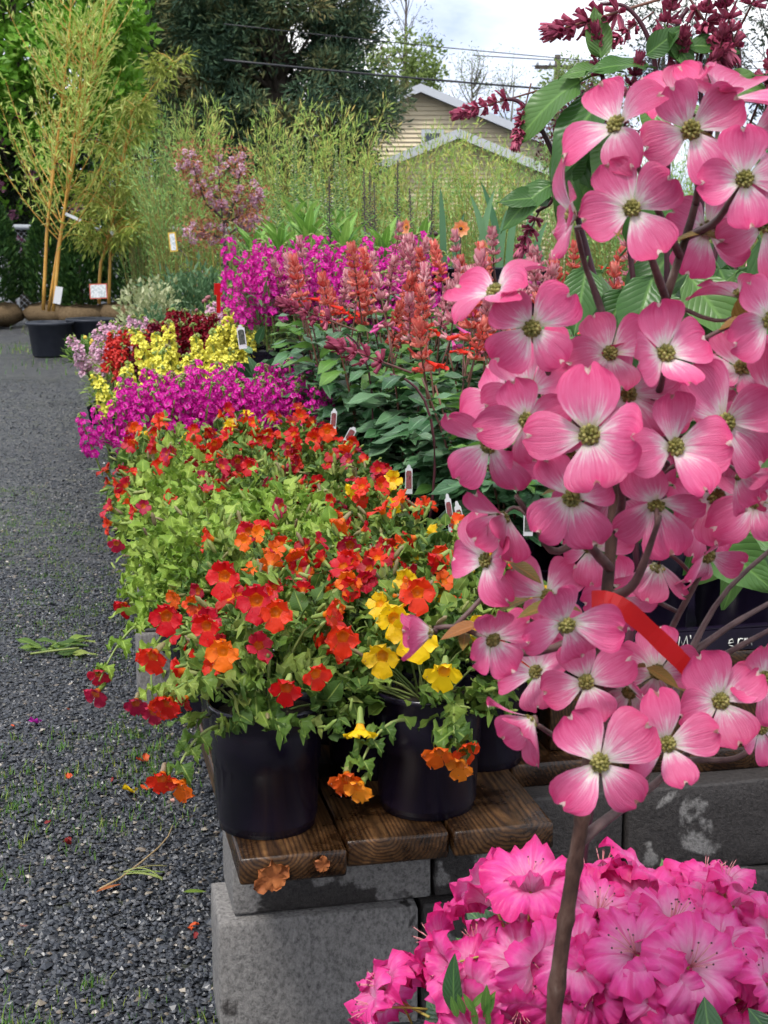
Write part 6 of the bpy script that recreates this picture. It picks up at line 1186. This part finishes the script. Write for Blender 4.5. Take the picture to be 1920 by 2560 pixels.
for a in ((1545, 30, (-.8, -.2, -.25), .62), (1740, 20, (.35, -.3, -.6), .62), (1590, 62, (-.7, -.2, -.5), .36), (1835, 110, (-.3, -.4, .75), .52), (1265, 250, (-.85, -.2, -.25), .40), (1312, 270, (-.2, -.4, -.7), .34), (1340, 545, (-.4, -.3, -.8), .40), (1655, 120, (.1, -.4, .8), .50), (1502, 185, (-.15, -.3, .7), .36), (1575, 240, (.1, -.4, .7), .40), (1745, 130, (.1, -.3, .8), .45), (1905, 235, (.1, -.4, .5), .55), (1780, 210, (0, -.5, .5), .45), (1880, 10, (.2, -.3, .5), .5), (1690, 190, (0, -.5, .5), .4), (1720, 240, (.2, -.5, .4), .4)): thead(a[0], a[1], a[2], a[3]*1.15)
LV = [(1505, 165, (-.15, 0, 1), (0, -1, .1), .75, 0), (1478, 190, (-.9, -.2, -.45), (0, -.6, .8), 1.25, 2), (1560, 205, (-.75, -.5, -.55), (-.3, -.6, .7), 1.55, 2), (1560, 180, (-.9, -.2, .1), (0, -.5, 1), .85, 1), (1640, 170, (-.8, -.3, .1), (0, -.6, 1), .95, 1), (1660, 60, (.5, -.3, -.8), (0, -1, .3), .75, 0), (1690, 120, (.9, -.2, .1), (0, -.7, .9), .8, 1), (1650, 235, (-.2, -.5, -.7), (0, -1, .4), .85, 0), (1690, 235, (.3, -.4, -.7), (0, -1, .4), .9, 0), (1740, 195, (.95, -.2, -.15), (0, -.6, .9), 1.3, 1), (1880, 190, (.9, -.2, .0), (0, -.7, .8), 1.1, 1), (1470, 290, (-.25, -.3, -1), (0, -1, .2), 1.45, 1), (1500, 330, (.05, -.3, -1), (-.2, -1, .2), 1.3, 0), (1400, 450, (-.8, -.3, -.4), (0, -.7, .8), .95, 2), (1405, 460, (.3, -.4, .5), (0, -1, .5), .7, 0), (1395, 500, (-.9, -.3, .1), (0, -.8, .7), .8, 1), (1900, 300, (.3, -.4, -.8), (0, -1, .3), 1.2, 0), (1560, 300, (-.3, -.4, -.8), (0, -1, .4), 1.2, 0),
      (1470, 640, (-.2, -.4, -1), (0, -1, .3), 1.1, 0), (1640, 660, (-.3, -.5, -.8), (0, -1, .4), 1.5, 0), (1700, 660, (.5, -.4, -.7), (0, -1, .4), 1.4, 0), (1880, 560, (.4, -.3, -.8), (0, -1, .3), 1.7, 1), (1530, 770, (.2, -.4, -.9), (0, -1, .3), 1.2, 0), (1780, 640, (.4, -.3, -.8), (0, -1, .3), 1.4, 1), (1580, 700, (-.4, -.3, -.7), (0, -1, .4), 1.2, 1), (1840, 640, (.2, -.3, -.9), (0, -1, .4), 1.4, 0), (1600, 150, (.5, -.3, .4), (0, -1, .5), .7, 0), (1720, 165, (-.4, -.4, .5), (0, -1, .4), .6, 0), (1610, 720, (.5, -.3, -.6), (0, -1, .3), 1.2, 0), (1550, 640, (.3, -.3, .4), (0, -1, .3), 1.1, 1)]
for (px, py, d, n, sc_, k_) in LV: ob('leaf', TL[k_], ts_, M4(frames(np.array(d), np.array(n)), tl(px, py, YS-.02), sc_*.84))
for i in range(60):
    px, py = q.uniform(1480, 1930), q.uniform(600, 1300); ob('leaf', TL[q.randint(3)], ts_, M4(frames(unit(np.array([q.normal(), -.3, -.4+q.normal()*.5])), np.array([0, -.7, .7])+q.normal(size=3)*.3), tl(px, py, YS+q.uniform(.02, .3)), q.uniform(.9, 1.4)))
# ================================================================== fallen bits on the gravel and plank
def gp(px, py): p = PZ(px, py, -.012); p[2] = gz(p[0], p[1])+.012; return p
G['fall_m'] = plain('fallen_magenta_petal', (.42, .02, .32), .5, .3, .2); G['fall_y'] = plain('fallen_yellow_petal', (.80, .55, .01), .5, .3, .2); G['fall_o'] = plain('fallen_orange_petal', (.62, .09, .02), .5, .3, .2); G['fall_r'] = plain('fallen_dark_red_petal', (.22, .02, .02), .5, .3, .2); G['fall_p'] = plain('fallen_pink_petal', (.70, .36, .30), .5, .3, .2)
q = rs(860)
def petal_fall(px, py, mt, sz, label, n=3):
    ts = [xf(lobe_t(sz, sz*.8, q.uniform(.2, .7), q.uniform(-.3, .4), .15, 4, 5, q.uniform(0, 6)), M4(rotz(q.uniform(0, 6.28))@rotx(q.uniform(0, .7)), (q.normal()*sz*.15, q.normal()*sz*.15, 0))) for _ in range(n)]
    tag(ob('fallen_petal', mesh('fallen_petal', join(ts), G[mt]), None, M4(np.eye(3), gp(px, py))), label, 'petal', 'fallen petals on the gravel')
for px, py, mt, sz, lab, n in ((91, 1802, 'fall_m', .032, 'fallen magenta petal on the gravel at the left edge', 3), (330, 1755, 'fall_m', .022, 'small fallen magenta petal near the second block support', 2), (332, 1976, 'fall_y', .034, 'fallen yellow bloom on the gravel below the orange trailing bloom', 3), (368, 1968, 'fall_o', .022, 'fallen orange-red bloom beside the yellow one', 2), (365, 1898, 'fall_o', .026, 'crumpled orange and dark red fallen bloom above the yellow one', 3), (172, 1945, 'fall_o', .018, 'small rust-red fallen petal in the middle of the gravel', 2), (115, 2060, 'fall_r', .016, 'dark red speck of petal among weeds on the gravel', 2), (173, 2110, 'fall_r', .022, 'dark red fallen bloom low on the gravel', 3), (72, 2315, 'fall_p', .024, 'pale pink fallen petal near the left bottom', 1), (275, 1952, 'fall_r', .014, 'brown fallen petal left of the yellow bloom', 1), (433, 2000, 'fall_p', .016, 'cream and red fallen petal close to the bench block', 2), (475, 2328, 'fall_o', .020, 'brown curled petal close to the lower corner block', 2), (488, 2355, 'fall_r', .014, 'tiny brown petal under the curled one', 2), (178, 1765, 'fall_o', .014, 'tan fallen petal right of the magenta one', 1), (36, 1810, 'fall_o', .014, 'tan fallen petal at the left edge below the magenta one', 1)): petal_fall(px, py, mt, sz, lab, n)
p = gp(155, 1625); cg = thing('pulled_greens', 'clump of pulled green leaves lying on the gravel', 'leaves', p)
CGL = mesh('leaf', leaf_t(.11, .03, 7, 2, .3, .3, .15, .8, .6), G['mim_leaf'])
for i in range(13): a = q.uniform(-.5, .6)+(3.14 if i % 4 == 0 else 0); ob('leaf', CGL, cg, M4(frames(np.array([math.cos(a), math.sin(a)*.7, q.uniform(-.02, .35)]), np.array([0, -.3, 1.])), (q.uniform(-.08, .05), q.uniform(-.06, .06), q.uniform(.0, .03)), q.uniform(.7, 1.1)))
ob('stem', mesh('stem', tube(bez((-.10, -.07, .01), (0, -.05, .02), (.07, -.03, .02), 7), .004, 6), G['stem_green']), cg)
G['straw_twig'] = plain('dry_twig', (.34, .24, .12), .7)
pts = np.array([gp(432, 2065), gp(420, 2095), gp(395, 2125), gp(350, 2165), gp(300, 2205), gp(250, 2232)])+np.array([0, 0, .006]); tag(ob('dry_twig', mesh('dry_twig', tube(pts, np.linspace(.0018, .0028, 6), 6), G['straw_twig'])), 'long dry tan twig lying diagonally on the gravel', 'twig')
tag(ob('dead_leaf', mesh('dead_leaf', leaf_t(.075, .014, 6, 2, 0, .3, .1, .9), G['dried']), None, M4(frames(unit(gp(290, 2220)-gp(240, 2240)), np.array([0, 0, 1.])), gp(240, 2240)+np.array([0, 0, .006]))), 'narrow brown dead leaf at the lower end of the twig', 'leaf')
tn = thing('plant_tendril', 'pale green tangle of tendrils beside the twig', 'tendril', gp(360, 2190)); 
for i in range(5): a = q.uniform(-.4, .4); ob('stem', mesh('stem', tube(bez((-.05, q.normal()*.01, .004), (0, q.normal()*.03, .02), (.05, q.normal()*.02, .006), 7), .0018, 5), G['calyx']), tn)
tag(ob('fallen_leaf', mesh('fallen_leaf', leaf_t(.055, .014, 6, 2, 0, .3, .2, .85), G['mim_leaf']), None, M4(frames(np.array([1., .15, .05]), np.array([0, -.2, 1.])), gp(458, 2246)+np.array([0, 0, .01]))), 'single green leaf lying against the lower corner block', 'leaf')
# squashed dry blooms stuck on the plank end
for px, py, sz, lab in ((680, 2190, .040, 'dried orange bloom stuck on the near plank end'), (806, 2160, .020, 'small dried bloom stuck on the top edge of the plank end')):
    p = B(0, 0, 0); d = ray(px, py); k_ = ((p-np.array([0, 0, CAM_H]))@u_)/(d@u_); w_ = np.array([0, 0, CAM_H])+d*k_
    ts = [xf(lobe_t(sz*q.uniform(.6, 1), sz*.75, .3, -.1, .25, 4, 5, q.uniform(0, 6)), M4(rotz(i*1.05)@rotx(R_(q.uniform(-3, 12))), (0, 0, q.uniform(0, .004)))) for i in range(6)]
    tag(ob('dried_bloom', mesh('dried_bloom', join(ts), G['dried']), None, M4(frame_z(-u_), w_-u_*.004)), lab, 'flower', 'dried blooms on the plank end')
